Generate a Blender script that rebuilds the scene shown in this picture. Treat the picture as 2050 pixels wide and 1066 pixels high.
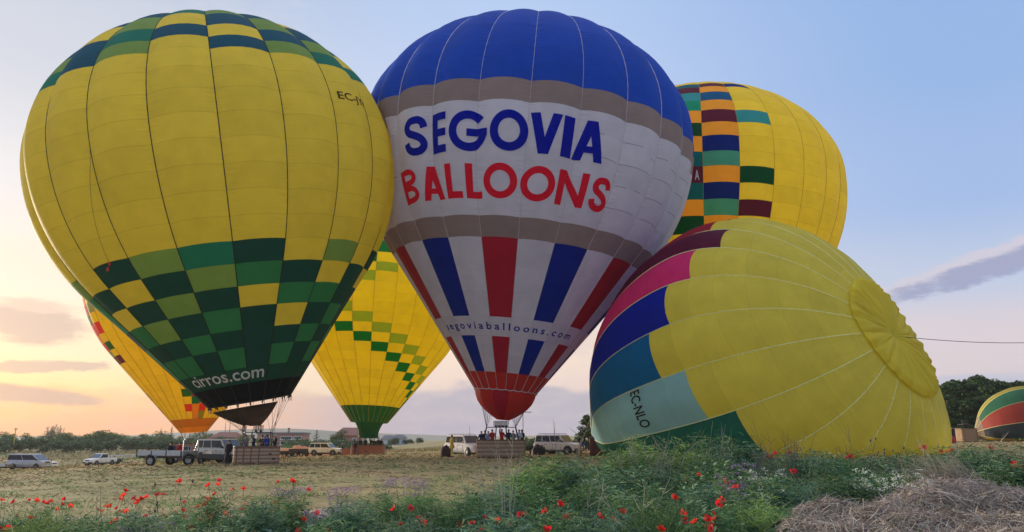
import bpy, bmesh, math, random
import numpy as np
from mathutils import Vector, Matrix

for o in list(bpy.data.objects):
    bpy.data.objects.remove(o)
random.seed(7)
rng = np.random.default_rng(7)
SC = bpy.context.scene
COL = SC.collection
PI = math.pi

# ------------------------------------------------------------------ camera
F = 1480.0                     # focal length in photo pixels (photo 2050 x 1066)
PITCH = math.atan(339 / F)
EYE = np.array([0.0, 0.0, 1.7])
cam = bpy.data.cameras.new('camera')
cam.sensor_width = 36.0
cam.lens = F / 2050 * 36
cam.clip_start = 0.1
cam.clip_end = 9000
camo = bpy.data.objects.new('camera', cam)
camo.location = EYE
camo.rotation_euler = (PI / 2 + PITCH, 0, 0)
COL.objects.link(camo)
SC.camera = camo
cp, sp_ = math.cos(PITCH), math.sin(PITCH)


def ray(px, py):
    X = (px - 1025) / F
    Y = (533 - py) / F
    return np.array([X, cp - sp_ * Y, sp_ + cp * Y])


def at(px, py, y):
    r = ray(px, py)
    return EYE + r * (y / r[1])


def proj(P):
    d = np.asarray(P) - EYE
    fw = d[..., 1] * cp + d[..., 2] * sp_
    up = -d[..., 1] * sp_ + d[..., 2] * cp
    return np.stack([1025 + F * d[..., 0] / fw, 533 - F * up / fw], -1)


def lin(r, g, b):
    def c(v):
        v /= 255.0
        return v / 12.92 if v <= 0.04045 else ((v + 0.055) / 1.055) ** 2.4
    return (c(r), c(g), c(b), 1.0)


# ------------------------------------------------------------------ world
W = bpy.data.worlds.new('World')
SC.world = W
W.use_nodes = True
NT = W.node_tree
NT.nodes.clear()
SUN_AZ, SUN_EL = -0.80, math.radians(7.0)       # left of the frame, just risen


def wn(t, **kw):
    n = NT.nodes.new(t)
    for k, v in kw.items():
        setattr(n, k, v)
    return n


def wl(a, b):
    NT.links.new(a, b)


def wmath(op, a, b=None, c=None, clamp=False):
    n = wn('ShaderNodeMath', operation=op, use_clamp=clamp)
    for i, v in enumerate((a, b, c)):
        if v is None:
            continue
        if isinstance(v, (int, float)):
            n.inputs[i].default_value = v
        else:
            wl(v, n.inputs[i])
    return n.outputs[0]


def wsmooth(v, a, b):
    n = wn('ShaderNodeMapRange', interpolation_type='SMOOTHSTEP')
    wl(v, n.inputs[0])
    n.inputs[1].default_value = a
    n.inputs[2].default_value = b
    return n.outputs[0]


def wmix(f, a, b):
    n = wn('ShaderNodeMix', data_type='RGBA')
    for s, v in ((0, f), (6, a), (7, b)):
        if isinstance(v, (float, int)):
            n.inputs[s].default_value = v
        elif isinstance(v, tuple):
            n.inputs[s].default_value = v
        else:
            wl(v, n.inputs[s])
    return n.outputs[2]


tc = wn('ShaderNodeTexCoord')
sx = wn('ShaderNodeSeparateXYZ')
wl(tc.outputs['Generated'], sx.inputs[0])
az = wmath('ARCTAN2', sx.outputs[0], sx.outputs[1])
el = wmath('ARCSINE', sx.outputs[2])
dsun = wmath('ARCCOSINE', wmath('MULTIPLY', wmath('COSINE', wmath('SUBTRACT', az, SUN_AZ)), 0.9999))
t_az = wmath('DIVIDE', wmath('SUBTRACT', dsun, 0.20), 1.2, clamp=True)
en = wmath('DIVIDE', el, 1.2, clamp=True)


def ramp(stops):
    n = wn('ShaderNodeValToRGB')
    cr = n.color_ramp
    cr.interpolation = 'EASE'
    while len(cr.elements) < len(stops):
        cr.elements.new(0.5)
    for e, (p, c) in zip(cr.elements, stops):
        e.position = p
        e.color = lin(*c)
    wl(en, n.inputs[0])
    return n.outputs[0]


def pel(py):                    # photo row at frame centre -> ramp position
    r = ray(1025, py)
    return math.atan2(r[2], math.hypot(r[0], r[1])) / 1.2


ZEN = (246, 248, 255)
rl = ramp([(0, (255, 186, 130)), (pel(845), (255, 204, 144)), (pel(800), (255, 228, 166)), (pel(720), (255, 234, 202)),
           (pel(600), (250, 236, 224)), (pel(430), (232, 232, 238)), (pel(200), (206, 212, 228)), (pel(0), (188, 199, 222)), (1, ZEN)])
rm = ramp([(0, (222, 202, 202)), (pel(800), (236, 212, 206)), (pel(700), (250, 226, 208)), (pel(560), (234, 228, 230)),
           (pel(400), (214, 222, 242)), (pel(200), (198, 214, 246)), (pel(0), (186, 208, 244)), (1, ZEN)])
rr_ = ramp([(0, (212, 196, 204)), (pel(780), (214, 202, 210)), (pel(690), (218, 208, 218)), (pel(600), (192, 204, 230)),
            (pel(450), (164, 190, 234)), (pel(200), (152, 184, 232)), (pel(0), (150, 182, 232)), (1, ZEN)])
sky = wmix(wsmooth(t_az, 0.0, 0.5), rl, rm)
sky = wmix(wsmooth(t_az, 0.45, 1.0), sky, rr_)

cvec = wn('ShaderNodeCombineXYZ')
wl(az, cvec.inputs[0])
wl(wmath('MULTIPLY', el, 2.6), cvec.inputs[1])


def wnoise(scale, detail=6, rough=0.6, off=0.0):
    n = wn('ShaderNodeTexNoise')
    m = wn('ShaderNodeVectorMath', operation='ADD')
    wl(cvec.outputs[0], m.inputs[0])
    m.inputs[1].default_value = (off, off * 0.7, 0)
    wl(m.outputs[0], n.inputs['Vector'])
    n.inputs['Scale'].default_value = scale
    n.inputs['Detail'].default_value = detail
    n.inputs['Roughness'].default_value = rough
    return n.outputs['Fac']


n_big = wnoise(9.0, 12, 0.62)
n_fine = wnoise(28.0, 12, 0.68, 3.1)


def ang(px, py):
    r = ray(px, py)
    return math.atan2(r[0], r[1]), math.atan2(r[2], math.hypot(r[0], r[1]))


def cloud(px, py, rx, ry, slope, col, amt=1.0, kn=1.2, noise=None, soft=0.75):
    """one soft-edged cloud: an ellipse in azimuth and elevation, broken up by noise"""
    global sky
    a0, e0 = ang(px, py)
    da = wmath('SUBTRACT', az, a0)
    de = wmath('SUBTRACT', wmath('SUBTRACT', el, e0), wmath('MULTIPLY', da, slope))
    q = wmath('ADD', wmath('POWER', wmath('DIVIDE', da, rx / F), 2.0), wmath('POWER', wmath('ABSOLUTE', wmath('DIVIDE', de, ry / F)), 2.0))
    q = wmath('ADD', q, wmath('MULTIPLY', wmath('SUBTRACT', noise or n_big, 0.5), kn * 3))
    q = wmath('ADD', q, wmath('MULTIPLY', wmath('SUBTRACT', n_fine, 0.5), 1.3))
    m = wmath('MULTIPLY', wsmooth(q, 1.0, 1.0 - soft), amt)
    sky = wmix(m, sky, lin(*col))


# bank of cloud along the horizon: billowing top edge, lavender in the middle, peach at the left
edge0 = wmath('MULTIPLY_ADD', wmath('SUBTRACT', wnoise(5.5, 7, 0.55, 1.7), 0.5), 0.085, ang(860, 776)[1])
edge = wmath('ADD', edge0, wmath('MULTIPLY', wmath('SUBTRACT', n_fine, 0.5), 0.012))
bank = wmath('MULTIPLY', wsmooth(wmath('SUBTRACT', edge, el), -0.002, 0.012), wsmooth(el, -0.02, 0.0))
bankcol = wmix(wsmooth(t_az, 0.10, 0.42), lin(252, 190, 144), lin(180, 176, 194))
bankcol = wmix(wmath('MULTIPLY', wsmooth(n_fine, 0.42, 0.66), 0.35), bankcol, lin(208, 194, 200))
sky = wmix(wmath('MULTIPLY', bank, wmath('MULTIPLY_ADD', wsmooth(t_az, 0.05, 0.4), 0.32, 0.66)), sky, bankcol)
# warm wisps and grey clouds at the left
cloud(90, 520, 190, 42, 0.1, (252, 232, 220), 0.7, 1.0, n_fine)
cloud(72, 645, 92, 42, -0.05, (196, 176, 176), 0.85, 0.75)
cloud(70, 612, 90, 14, 0.0, (244, 214, 200), 0.6, 0.8, n_fine)
cloud(60, 735, 150, 12, 0.06, (190, 170, 172), 0.8, 0.6, n_fine)
cloud(40, 790, 150, 17, -0.08, (176, 158, 164), 0.85, 0.6)
cloud(210, 845, 170, 26, 0.05, (238, 182, 158), 0.5, 0.8)
# long cloud at the right, tilted, with a lit upper edge
cloud(2030, 505, 280, 27, 0.24, (216, 206, 218), 0.75, 0.35, n_fine)
cloud(2050, 516, 290, 24, 0.24, (158, 164, 198), 0.9, 0.35, n_fine)
cloud(2000, 700, 260, 40, 0.05, (220, 208, 214), 0.6, 0.8)
cloud(1960, 770, 180, 22, 0.05, (186, 192, 216), 0.7, 0.5)
cloud(1130, 690, 90, 34, 0.1, (232, 212, 208), 0.6, 0.9, n_fine)
# thin veil high at the left
cloud(60, 90, 520, 190, 0.2, (216, 220, 230), 0.35, 0.7)

nish = wn('ShaderNodeTexSky', sky_type='NISHITA')
nish.sun_disc = False
nish.sun_elevation = SUN_EL
nish.sun_rotation = SUN_AZ
nish.air_density = 1.2
nish.dust_density = 2.0
sc10 = wn('ShaderNodeVectorMath', operation='SCALE')
wl(sky, sc10.inputs[0])
sc10.inputs['Scale'].default_value = 10.0 / 2 ** 0.78
mixed = wmix(0.06, sc10.outputs[0], nish.outputs[0])
bg = wn('ShaderNodeBackground')
bg.inputs['Strength'].default_value = 0.1
wl(mixed, bg.inputs['Color'])
wo = wn('ShaderNodeOutputWorld')
wl(bg.outputs[0], wo.inputs['Surface'])
try:
    W.cycles.sampling_method = 'MANUAL'
    W.cycles.sample_map_resolution = 512
except Exception:
    pass

# ------------------------------------------------------------------ sun
sl = bpy.data.lights.new('sun', 'SUN')
sl.energy = 3.0
sl.angle = math.radians(14)
sl.color = (1.0, 0.85, 0.68)
so = bpy.data.objects.new('sun', sl)
sd = Vector((math.sin(SUN_AZ) * math.cos(SUN_EL), math.cos(SUN_AZ) * math.cos(SUN_EL), math.sin(SUN_EL)))
so.rotation_euler = (-sd).to_track_quat('-Z', 'Y').to_euler()
so.location = (-40, 30, 40)
COL.objects.link(so)

SC.view_settings.view_transform = 'Standard'
SC.view_settings.look = 'None'
SC.view_settings.exposure = 0.82
SC.view_settings.gamma = 1.0
SC.view_settings.use_curve_mapping = False
SC.cycles.use_denoising = True
SC.cycles.max_bounces = 12
SC.cycles.diffuse_bounces = 9
SC.cycles.transmission_bounces = 9
SC.cycles.transparent_max_bounces = 8
SC.cycles.volume_bounces = 1


# ------------------------------------------------------------------ materials
MATS = {}


def mat(name, col, rough=0.7, metal=0.0, var=0.10, scale=6.0, spec=0.5, bump=0.0, bscale=40.0, transl=0.0,
        obj_var=0.0, seam=0.0, coords='Object', tcol=None, stretch=None, hue=0.0):
    if name in MATS:
        return MATS[name]
    m = bpy.data.materials.new(name)
    m.use_nodes = True
    nt = m.node_tree
    nt.nodes.clear()
    N = nt.nodes.new
    L = nt.links.new
    out = N('ShaderNodeOutputMaterial')
    p = N('ShaderNodeBsdfPrincipled')
    p.inputs['Roughness'].default_value = rough
    p.inputs['Metallic'].default_value = metal
    p.inputs['Specular IOR Level'].default_value = spec
    tcn = N('ShaderNodeTexCoord')
    vec = tcn.outputs[coords]
    if stretch:
        mp = N('ShaderNodeMapping')
        mp.inputs['Scale'].default_value = stretch
        L(vec, mp.inputs[0])
        vec = mp.outputs[0]
    nz = N('ShaderNodeTexNoise')
    nz.inputs['Scale'].default_value = scale
    nz.inputs['Detail'].default_value = 5
    L(vec, nz.inputs['Vector'])
    mr = N('ShaderNodeMapRange')
    mr.inputs[1].default_value = 0.25
    mr.inputs[2].default_value = 0.75
    mr.inputs[3].default_value = 1 - var
    mr.inputs[4].default_value = 1 + var
    L(nz.outputs['Fac'], mr.inputs[0])
    val = mr.outputs[0]
    oi = None
    if obj_var:
        oi = N('ShaderNodeObjectInfo')
        mo = N('ShaderNodeMapRange')
        mo.inputs[3].default_value = 1 - obj_var
        mo.inputs[4].default_value = 1 + obj_var
        L(oi.outputs['Random'], mo.inputs[0])
        mm = N('ShaderNodeMath')
        mm.operation = 'MULTIPLY'
        L(val, mm.inputs[0])
        L(mo.outputs[0], mm.inputs[1])
        val = mm.outputs[0]
    if seam:
        su = N('ShaderNodeSeparateXYZ')
        L(tcn.outputs['UV'], su.inputs[0])
        # doubled fabric along the sewn panel edges
        a = N('ShaderNodeMath'); a.operation = 'SUBTRACT'; a.inputs[1].default_value = 0.5
        L(su.outputs[1], a.inputs[0])
        b = N('ShaderNodeMath'); b.operation = 'ABSOLUTE'; L(a.outputs[0], b.inputs[0])
        c = N('ShaderNodeMapRange'); c.inputs[1].default_value = 0.472; c.inputs[2].default_value = 0.49
        c.inputs[3].default_value = 1.0; c.inputs[4].default_value = 1 - seam
        L(b.outputs[0], c.inputs[0])
        mm = N('ShaderNodeMath'); mm.operation = 'MULTIPLY'
        L(val, mm.inputs[0]); L(c.outputs[0], mm.inputs[1])
        val = mm.outputs[0]
    vm = N('ShaderNodeVectorMath')
    vm.operation = 'SCALE'
    vm.inputs[0].default_value = col[:3]
    L(val, vm.inputs['Scale'])
    cout = vm.outputs[0]
    if hue and oi is not None:
        hs = N('ShaderNodeHueSaturation')
        mh = N('ShaderNodeMapRange')
        mh.inputs[3].default_value = 0.5 - hue
        mh.inputs[4].default_value = 0.5 + hue
        L(oi.outputs['Random'], mh.inputs[0])
        L(mh.outputs[0], hs.inputs['Hue'])
        L(cout, hs.inputs['Color'])
        cout = hs.outputs[0]
    L(cout, p.inputs['Base Color'])
    if seam:
        # cloth puckers along the load tapes and lies smooth in the middle of a gore
        mu = N('ShaderNodeMapping')
        mu.inputs['Scale'].default_value = (1.6, 9.0, 1)
        L(tcn.outputs['UV'], mu.inputs[0])
        ad = N('ShaderNodeVectorMath')
        ad.operation = 'ADD'
        L(mu.outputs[0], ad.inputs[0])
        oi2 = N('ShaderNodeObjectInfo')
        sc2 = N('ShaderNodeMath'); sc2.operation = 'MULTIPLY'; sc2.inputs[1].default_value = 37.0
        L(oi2.outputs['Random'], sc2.inputs[0])
        L(sc2.outputs[0], ad.inputs[1])
        pn = N('ShaderNodeTexNoise')
        pn.inputs['Scale'].default_value = 1.0
        pn.inputs['Detail'].default_value = 3
        L(ad.outputs[0], pn.inputs['Vector'])
        e1 = N('ShaderNodeMath'); e1.operation = 'SUBTRACT'; e1.inputs[1].default_value = 0.5
        L(su.outputs[0], e1.inputs[0])
        e2 = N('ShaderNodeMath'); e2.operation = 'ABSOLUTE'; L(e1.outputs[0], e2.inputs[0])
        e3 = N('ShaderNodeMapRange'); e3.inputs[1].default_value = 0.28; e3.inputs[2].default_value = 0.5
        e3.inputs[3].default_value = 0.12
        L(e2.outputs[0], e3.inputs[0])
        e4 = N('ShaderNodeMath'); e4.operation = 'MULTIPLY'
        L(e3.outputs[0], e4.inputs[0]); L(pn.outputs['Fac'], e4.inputs[1])
        pk = N('ShaderNodeBump')
        pk.inputs['Strength'].default_value = 0.55
        pk.inputs['Distance'].default_value = 0.22
        L(e4.outputs[0], pk.inputs['Height'])
        pucker = pk.outputs[0]
    if bump:
        bn = N('ShaderNodeTexNoise')
        bn.inputs['Scale'].default_value = bscale
        bn.inputs['Detail'].default_value = 4
        L(vec, bn.inputs['Vector'])
        bp = N('ShaderNodeBump')
        bp.inputs['Strength'].default_value = bump
        bp.inputs['Distance'].default_value = 0.05
        L(bn.outputs['Fac'], bp.inputs['Height'])
        if seam:
            L(pucker, bp.inputs['Normal'])
        L(bp.outputs[0], p.inputs['Normal'])
    sh = p.outputs[0]
    if transl:
        tr = N('ShaderNodeBsdfTranslucent')
        if tcol:
            tv = N('ShaderNodeVectorMath')
            tv.operation = 'SCALE'
            tv.inputs[0].default_value = tcol[:3]
            L(val, tv.inputs['Scale'])
            L(tv.outputs[0], tr.inputs['Color'])
        else:
            L(cout, tr.inputs['Color'])
        mx = N('ShaderNodeMixShader')
        mx.inputs[0].default_value = transl
        L(p.outputs[0], mx.inputs[1])
        L(tr.outputs[0], mx.inputs[2])
        sh = mx.outputs[0]
    L(sh, out.inputs['Surface'])
    MATS[name] = m
    return m


def fabric(name, r, g, b, transl=0.34, var=0.07, k=1.0):
    c = lin(r, g, b)
    c = (c[0] * k, c[1] * k, c[2] * k, 1)
    return mat('fabric_' + name, c, rough=0.6, var=var, scale=0.9, spec=0.18, bump=.4 if name[0] == 'f' else .26, bscale=1.6, transl=transl, obj_var=0.045, seam={'f': .05, 's': .05}.get(name[0], .12))


# ------------------------------------------------------------------ mesh builder
class MB:
    def __init__(self):
        self.v, self.f, self.m, self.s = [], [], [], []

    def add(self, verts, faces, mi=0, smooth=False):
        o = len(self.v)
        self.v.extend([tuple(map(float, p)) for p in verts])
        for f in faces:
            self.f.append(tuple(i + o for i in f))
            self.m.append(mi)
            self.s.append(smooth)
        return self

    def box(self, c, s, mi=0, rz=0.0, taper=1.0, bev=0.0):
        x, y, z = s[0] / 2, s[1] / 2, s[2] / 2
        if bev:
            b = min(bev, x * .9, y * .9, z * .9)
            vs = []
            for zz, k in ((-z, b), (-z + b, 0), (z - b, 0), (z, b)):
                xx, yy = x - k, y - k
                ring = [(xx - b + (b if k else 0), yy), (xx, yy - b + (b if k else 0)), (xx, -yy + b - (b if k else 0)), (xx - b + (b if k else 0), -yy),
                        (-xx + b - (b if k else 0), -yy), (-xx, -yy + b - (b if k else 0)), (-xx, yy - b + (b if k else 0)), (-xx + b - (b if k else 0), yy)]
                t = taper if zz > 0 else 1
                vs += [(p[0] * t, p[1] * t, zz) for p in ring]
            fs = [tuple(range(7, -1, -1)), tuple(range(24, 32))]
            for r in range(3):
                for i in range(8):
                    j = (i + 1) % 8
                    # ring runs clockwise seen from above
                    fs.append((r * 8 + j, r * 8 + i, r * 8 + 8 + i, r * 8 + 8 + j))
            fs[0], fs[1] = tuple(range(0, 8)), tuple(range(31, 23, -1))
        else:
            t = taper
            vs = [(-x, -y, -z), (x, -y, -z), (x, y, -z), (-x, y, -z), (-x * t, -y * t, z), (x * t, -y * t, z), (x * t, y * t, z), (-x * t, y * t, z)]
            fs = [(3, 2, 1, 0), (4, 5, 6, 7), (0, 1, 5, 4), (1, 2, 6, 5), (2, 3, 7, 6), (3, 0, 4, 7)]
        ca, sa = math.cos(rz), math.sin(rz)
        self.add([(c[0] + p[0] * ca - p[1] * sa, c[1] + p[0] * sa + p[1] * ca, c[2] + p[2]) for p in vs], fs, mi)
        return self

    def tube(self, pts, r, n=6, mi=0, cap=True, smooth=True):
        pts = [Vector(p) for p in pts]
        rs = r if isinstance(r, (list, tuple)) else [r] * len(pts)
        vs, fs = [], []
        ref = None
        for i, p in enumerate(pts):
            a = pts[max(i - 1, 0)]
            b = pts[min(i + 1, len(pts) - 1)]
            d = (b - a)
            if d.length < 1e-9:
                d = Vector((0, 0, 1))
            d.normalize()
            if ref is None:
                ref = Vector((0, 0, 1)) if abs(d.z) < 0.9 else Vector((1, 0, 0))
            u = d.cross(ref)
            u.normalize()
            w = u.cross(d)
            for k in range(n):
                t = 2 * PI * k / n
                vs.append(p + (u * math.cos(t) + w * math.sin(t)) * rs[i])
        for i in range(len(pts) - 1):
            for k in range(n):
                j = (k + 1) % n
                fs.append((i * n + k, i * n + j, (i + 1) * n + j, (i + 1) * n + k))
        self.add(vs, fs, mi, smooth)
        if cap:
            self.add(vs[:n], [tuple(range(n - 1, -1, -1))], mi)
            self.add(vs[-n:], [tuple(range(n))], mi)
        return self

    def lathe(self, prof, n=16, c=(0, 0, 0), axis='z', mi=0, smooth=True):
        vs, fs = [], []
        for (r, h) in prof:
            for k in range(n):
                t = 2 * PI * k / n
                a, b = r * math.cos(t), r * math.sin(t)
                p = (a, b, h) if axis == 'z' else ((a, h, b) if axis == 'y' else (h, a, b))
                vs.append((c[0] + p[0], c[1] + p[1], c[2] + p[2]))
        for i in range(len(prof) - 1):
            for k in range(n):
                j = (k + 1) % n
                fs.append((i * n + k, i * n + j, (i + 1) * n + j, (i + 1) * n + k))
        return self.add(vs, fs, mi, smooth)

    def grid(self, P, mi=0, smooth=True, closed=False):
        """P: array (a, b, 3)"""
        a, b = P.shape[:2]
        fs = []
        for i in range(a - 1):
            for j in range(b if closed else b - 1):
                k = (j + 1) % b
                fs.append((i * b + j, i * b + k, (i + 1) * b + k, (i + 1) * b + j))
        return self.add(P.reshape(-1, 3), fs, mi, smooth)

    def build(self, name, mats, parent=None, loc=None):
        me = bpy.data.meshes.new(name)
        me.from_pydata(self.v, [], self.f)
        for m in (mats if isinstance(mats, (list, tuple)) else [mats]):
            me.materials.append(m)
        me.polygons.foreach_set('material_index', self.m)
        me.polygons.foreach_set('use_smooth', self.s)
        me.update()
        o = bpy.data.objects.new(name, me)
        COL.objects.link(o)
        if parent:
            o.parent = parent
        if loc is not None:
            o.location = loc
        return o


def fast_mesh(name, verts, faces, mats, mi=None, smooth=False, parent=None):
    """numpy mesh; faces: (n, k) array with equal corner counts"""
    me = bpy.data.meshes.new(name)
    verts = np.asarray(verts, np.float32)
    faces = np.asarray(faces, np.int32)
    n, k = faces.shape
    me.vertices.add(len(verts))
    me.vertices.foreach_set('co', verts.ravel())
    me.loops.add(n * k)
    me.loops.foreach_set('vertex_index', faces.ravel())
    me.polygons.add(n)
    me.polygons.foreach_set('loop_start', np.arange(0, n * k, k, dtype=np.int32))
    for m in mats:
        me.materials.append(m)
    if mi is not None:
        me.polygons.foreach_set('material_index', np.asarray(mi, np.int32))
    if smooth:
        me.polygons.foreach_set('use_smooth', np.ones(n, bool))
    me.update(calc_edges=True)
    o = bpy.data.objects.new(name, me)
    COL.objects.link(o)
    if parent:
        o.parent = parent
    return o


def tag(o, label=None, cat=None, group=None, kind=None):
    if label: o['label'] = label
    if cat: o['category'] = cat
    if group: o['group'] = group
    if kind: o['kind'] = kind
    return o


def empty(name, loc=(0, 0, 0), rz=0.0, label=None, cat=None, group=None):
    o = bpy.data.objects.new(name, None)
    o.empty_display_size = 0.3
    o.location = loc
    o.rotation_euler = (0, 0, rz)
    COL.objects.link(o)
    return tag(o, label, cat, group)


CH = {}


def copy_tree(o, parent=None):
    c = o.copy()
    COL.objects.link(c)
    if parent:
        c.parent = parent
    for ch in list(o.children):
        copy_tree(ch, c)
    return c


# ------------------------------------------------------------------ ground
def sstep(x, a, b):
    t = np.clip((x - a) / (b - a), 0, 1)
    return t * t * (3 - 2 * t)


def G(x, y):
    x = np.asarray(x, float)
    y = np.asarray(y, float)
    xc = np.clip(x, -110, 90)
    z = np.where(xc > 0, 0.012 * xc + 0.008 * np.clip(xc - 8, 0, 80), 0.003 * xc)
    z = z - 0.04 * 5 * np.log1p(np.exp(np.clip((-xc - 15) / 5, -30, 30)))
    z = z - 0.012 * np.clip(y - 60, 0, 70) / (1 + np.exp((xc - 10) / 8))
    # rises again to the scrub beyond the field
    t = sstep(y, 132, 172)
    z = z * (1 - t) + t * (-0.1 - 2.0 * sstep(-x, -5, 35) + 0.10 * np.sin(x * .03))
    # low banks at the far edge of the field
    z = z + 1.5 * np.exp(-((y - 138) / 7) ** 2) * sstep(-x, 18, 40) * (0.75 + 0.35 * np.sin(x * .11) + .15 * np.sin(x * .37))
    z = z + 1.5 * np.exp(-((x + 18) / 30) ** 2 - ((y - 215) / 20) ** 2)
    # near bank that carries the flowers, higher to the right
    bank = (0.30 + 0.30 * sstep(x, 0, 4)) * sstep(y, 3.2, 5.5) * (1 - sstep(y, 9.5 + 2.5 * sstep(x, 0, 4), 14.5 + 1.5 * sstep(x, 0, 4)))
    z = z + bank
    # small unevenness
    f = np.clip(1 - y / 160, 0, 1)
    z = z + f * (0.05 * np.sin(x * 1.3 + .6 * np.sin(y * .8)) * np.sin(y * 1.1) + 0.03 * np.sin(x * 3.1 + y * 2.3))
    return z


def gz(x, y):
    return float(G(x, y))


def gp(px, py):
    """where the sight line through a photo pixel meets the ground"""
    r = ray(px, py)
    y0, y1 = 3.0, None
    ys = np.geomspace(4, 400, 900)
    P = EYE[None] + r[None] * (ys / r[1])[:, None]
    d = P[:, 2] - G(P[:, 0], P[:, 1])
    i = np.argmax(d < 0)
    if d[i] >= 0:
        i = len(ys) - 1
    p = P[i]
    return np.array([p[0], p[1], gz(p[0], p[1])])


def onto(px, y):
    """the ground point at depth y under a photo column"""
    x = (px - 1025) / F * (y * cp + (gz(0, y) - 1.7) * sp_)
    return np.array([x, y, gz(x, y)])

# ------------------------------------------------------------------ setting: ground
def axis_lines():
    ys = np.concatenate([np.linspace(-40, 2, 8), np.linspace(2.5, 30, 90), np.geomspace(31, 230, 110), np.geomspace(240, 4200, 26)])
    a = np.concatenate([np.linspace(0, 14, 50), np.geomspace(14.6, 160, 60), np.geomspace(175, 4500, 22)])
    xs = np.concatenate([-a[:0:-1], a])
    return xs, ys


def ground_material():
    m = bpy.data.materials.new('mown_field')
    m.use_nodes = True
    nt = m.node_tree
    N = nt.nodes.new
    L = nt.links.new
    p = nt.nodes['Principled BSDF']
    p.inputs['Roughness'].default_value = 0.95
    p.inputs['Specular IOR Level'].default_value = 0.1
    g = N('ShaderNodeNewGeometry')
    mp = N('ShaderNodeMapping')
    mp.inputs['Rotation'].default_value = (0, 0, 0.12)
    mp.inputs['Scale'].default_value = (0.35, 1.0, 1.0)
    L(g.outputs['Position'], mp.inputs[0])

    def noise(sc, vec, det=6, ro=0.6):
        n = N('ShaderNodeTexNoise')
        n.inputs['Scale'].default_value = sc
        n.inputs['Detail'].default_value = det
        n.inputs['Roughness'].default_value = ro
        L(vec, n.inputs['Vector'])
        return n.outputs['Fac']
    n1 = noise(0.35, mp.outputs[0])
    n2 = noise(2.2, mp.outputs[0])
    n3 = noise(0.09, g.outputs['Position'], 3)

    def rmp(fac, stops):
        r = N('ShaderNodeValToRGB')
        while len(r.color_ramp.elements) < len(stops):
            r.color_ramp.elements.new(.5)
        for e, (q, c) in zip(r.color_ramp.elements, stops):
            e.position = q
            e.color = lin(*c)
        L(fac, r.inputs[0])
        return r.outputs[0]
    c1 = rmp(n1, [(0.3, (106, 106, 70)), (0.45, (150, 136, 98)), (0.58, (180, 158, 116)), (0.75, (136, 122, 90))])
    c2 = rmp(n2, [(0.3, (92, 92, 58)), (0.5, (158, 148, 104)), (0.7, (192, 176, 130))])
    mx = N('ShaderNodeMix'); mx.data_type = 'RGBA'
    mx.inputs[0].default_value = 0.5
    L(c1, mx.inputs[6]); L(c2, mx.inputs[7])
    c3 = rmp(n3, [(0.35, (172, 140, 106)), (0.5, (158, 146, 102)), (0.62, (104, 116, 72))])
    m2 = N('ShaderNodeMix'); m2.data_type = 'RGBA'
    m2.inputs[0].default_value = 0.5
    L(mx.outputs[2], m2.inputs[6]); L(c3, m2.inputs[7])
    L(m2.outputs[2], p.inputs['Base Color'])
    ad = N('ShaderNodeMath'); ad.operation = 'ADD'
    L(n1, ad.inputs[0]); L(n2, ad.inputs[1])
    bp = N('ShaderNodeBump')
    bp.inputs['Strength'].default_value = 0.9
    bp.inputs['Distance'].default_value = 0.12
    L(ad.outputs[0], bp.inputs['Height'])
    L(bp.outputs[0], p.inputs['Normal'])
    return m


gx, gy = axis_lines()
GX, GY = np.meshgrid(gx, gy)
GZ = G(GX, GY)
gv = np.stack([GX, GY, GZ], -1).reshape(-1, 3)
nx, ny = len(gx), len(gy)
ii, jj = np.meshgrid(np.arange(ny - 1), np.arange(nx - 1), indexing='ij')
b0 = (ii * nx + jj).ravel()
gf = np.stack([b0, b0 + 1, b0 + nx + 1, b0 + nx], -1)
tag(fast_mesh('ground', gv, gf, [ground_material()], smooth=True), kind='structure')

# the pale dirt track behind the flowers
M_track = mat('dirt_track', lin(178, 158, 136), rough=0.95, var=0.22, scale=1.6, bump=0.6, bscale=9, coords='Object')
tx = np.linspace(-26, 16, 120)
ty = 17.6 + 0.9 * np.sin(tx * .11) + 0.13 * np.abs(tx + 4) * (tx > -4)
rows_ = []
for k in np.linspace(-1, 1, 7):
    w = 0.95 + 0.25 * np.sin(tx * .9 + k)
    yy = ty + k * w
    rows_.append(np.stack([tx, yy, G(tx, yy) + 0.03 - 0.045 * abs(k) ** 3], -1))
mb = MB()
mb.grid(np.stack(rows_))
tag(mb.build('dirt_path', M_track), kind='structure')

# ------------------------------------------------------------------ hot air balloons
M_rope = mat('rope', lin(90, 84, 78), rough=0.9)
M_steel = mat('burner_steel', (0.10, 0.105, 0.11, 1), rough=0.45, metal=0.6)
M_darksteel = mat('dark_steel', (0.05, 0.05, 0.055, 1), rough=0.5, metal=0.3)
M_pad = mat('black_padding', (0.02, 0.02, 0.022, 1), rough=0.7)
M_leather = mat('tan_leather', lin(126, 92, 70), rough=0.6, var=0.15)


def wicker(name, c):
    return mat('wicker_' + name, lin(*[min(255, q * 1.16) for q in c]), rough=0.8, var=0.28, scale=14, bump=0.6, bscale=30, stretch=(0.5, 0.5, 6))


def profile(R, b, b2, u0, r0, n=200):
    u = np.linspace(PI / 2, 0, n // 2)
    r1, h1 = R * np.cos(u), b * np.sin(u)
    v = np.linspace(0, -u0, n // 3)[1:]
    r2, h2 = R * np.cos(v), b2 * np.sin(v)
    dr, dh = -R * math.sin(u0), -b2 * math.cos(u0)
    t = np.linspace(0, 1, n // 4)[1:]
    Lc = (r2[-1] - r0) / (-dr)
    r = np.concatenate([r1, r2, r2[-1] + dr * Lc * t])
    h = np.concatenate([h1, h2, h2[-1] + dh * Lc * t])
    h = h - h[-1]
    return h[::-1].copy(), r[::-1].copy()


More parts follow.
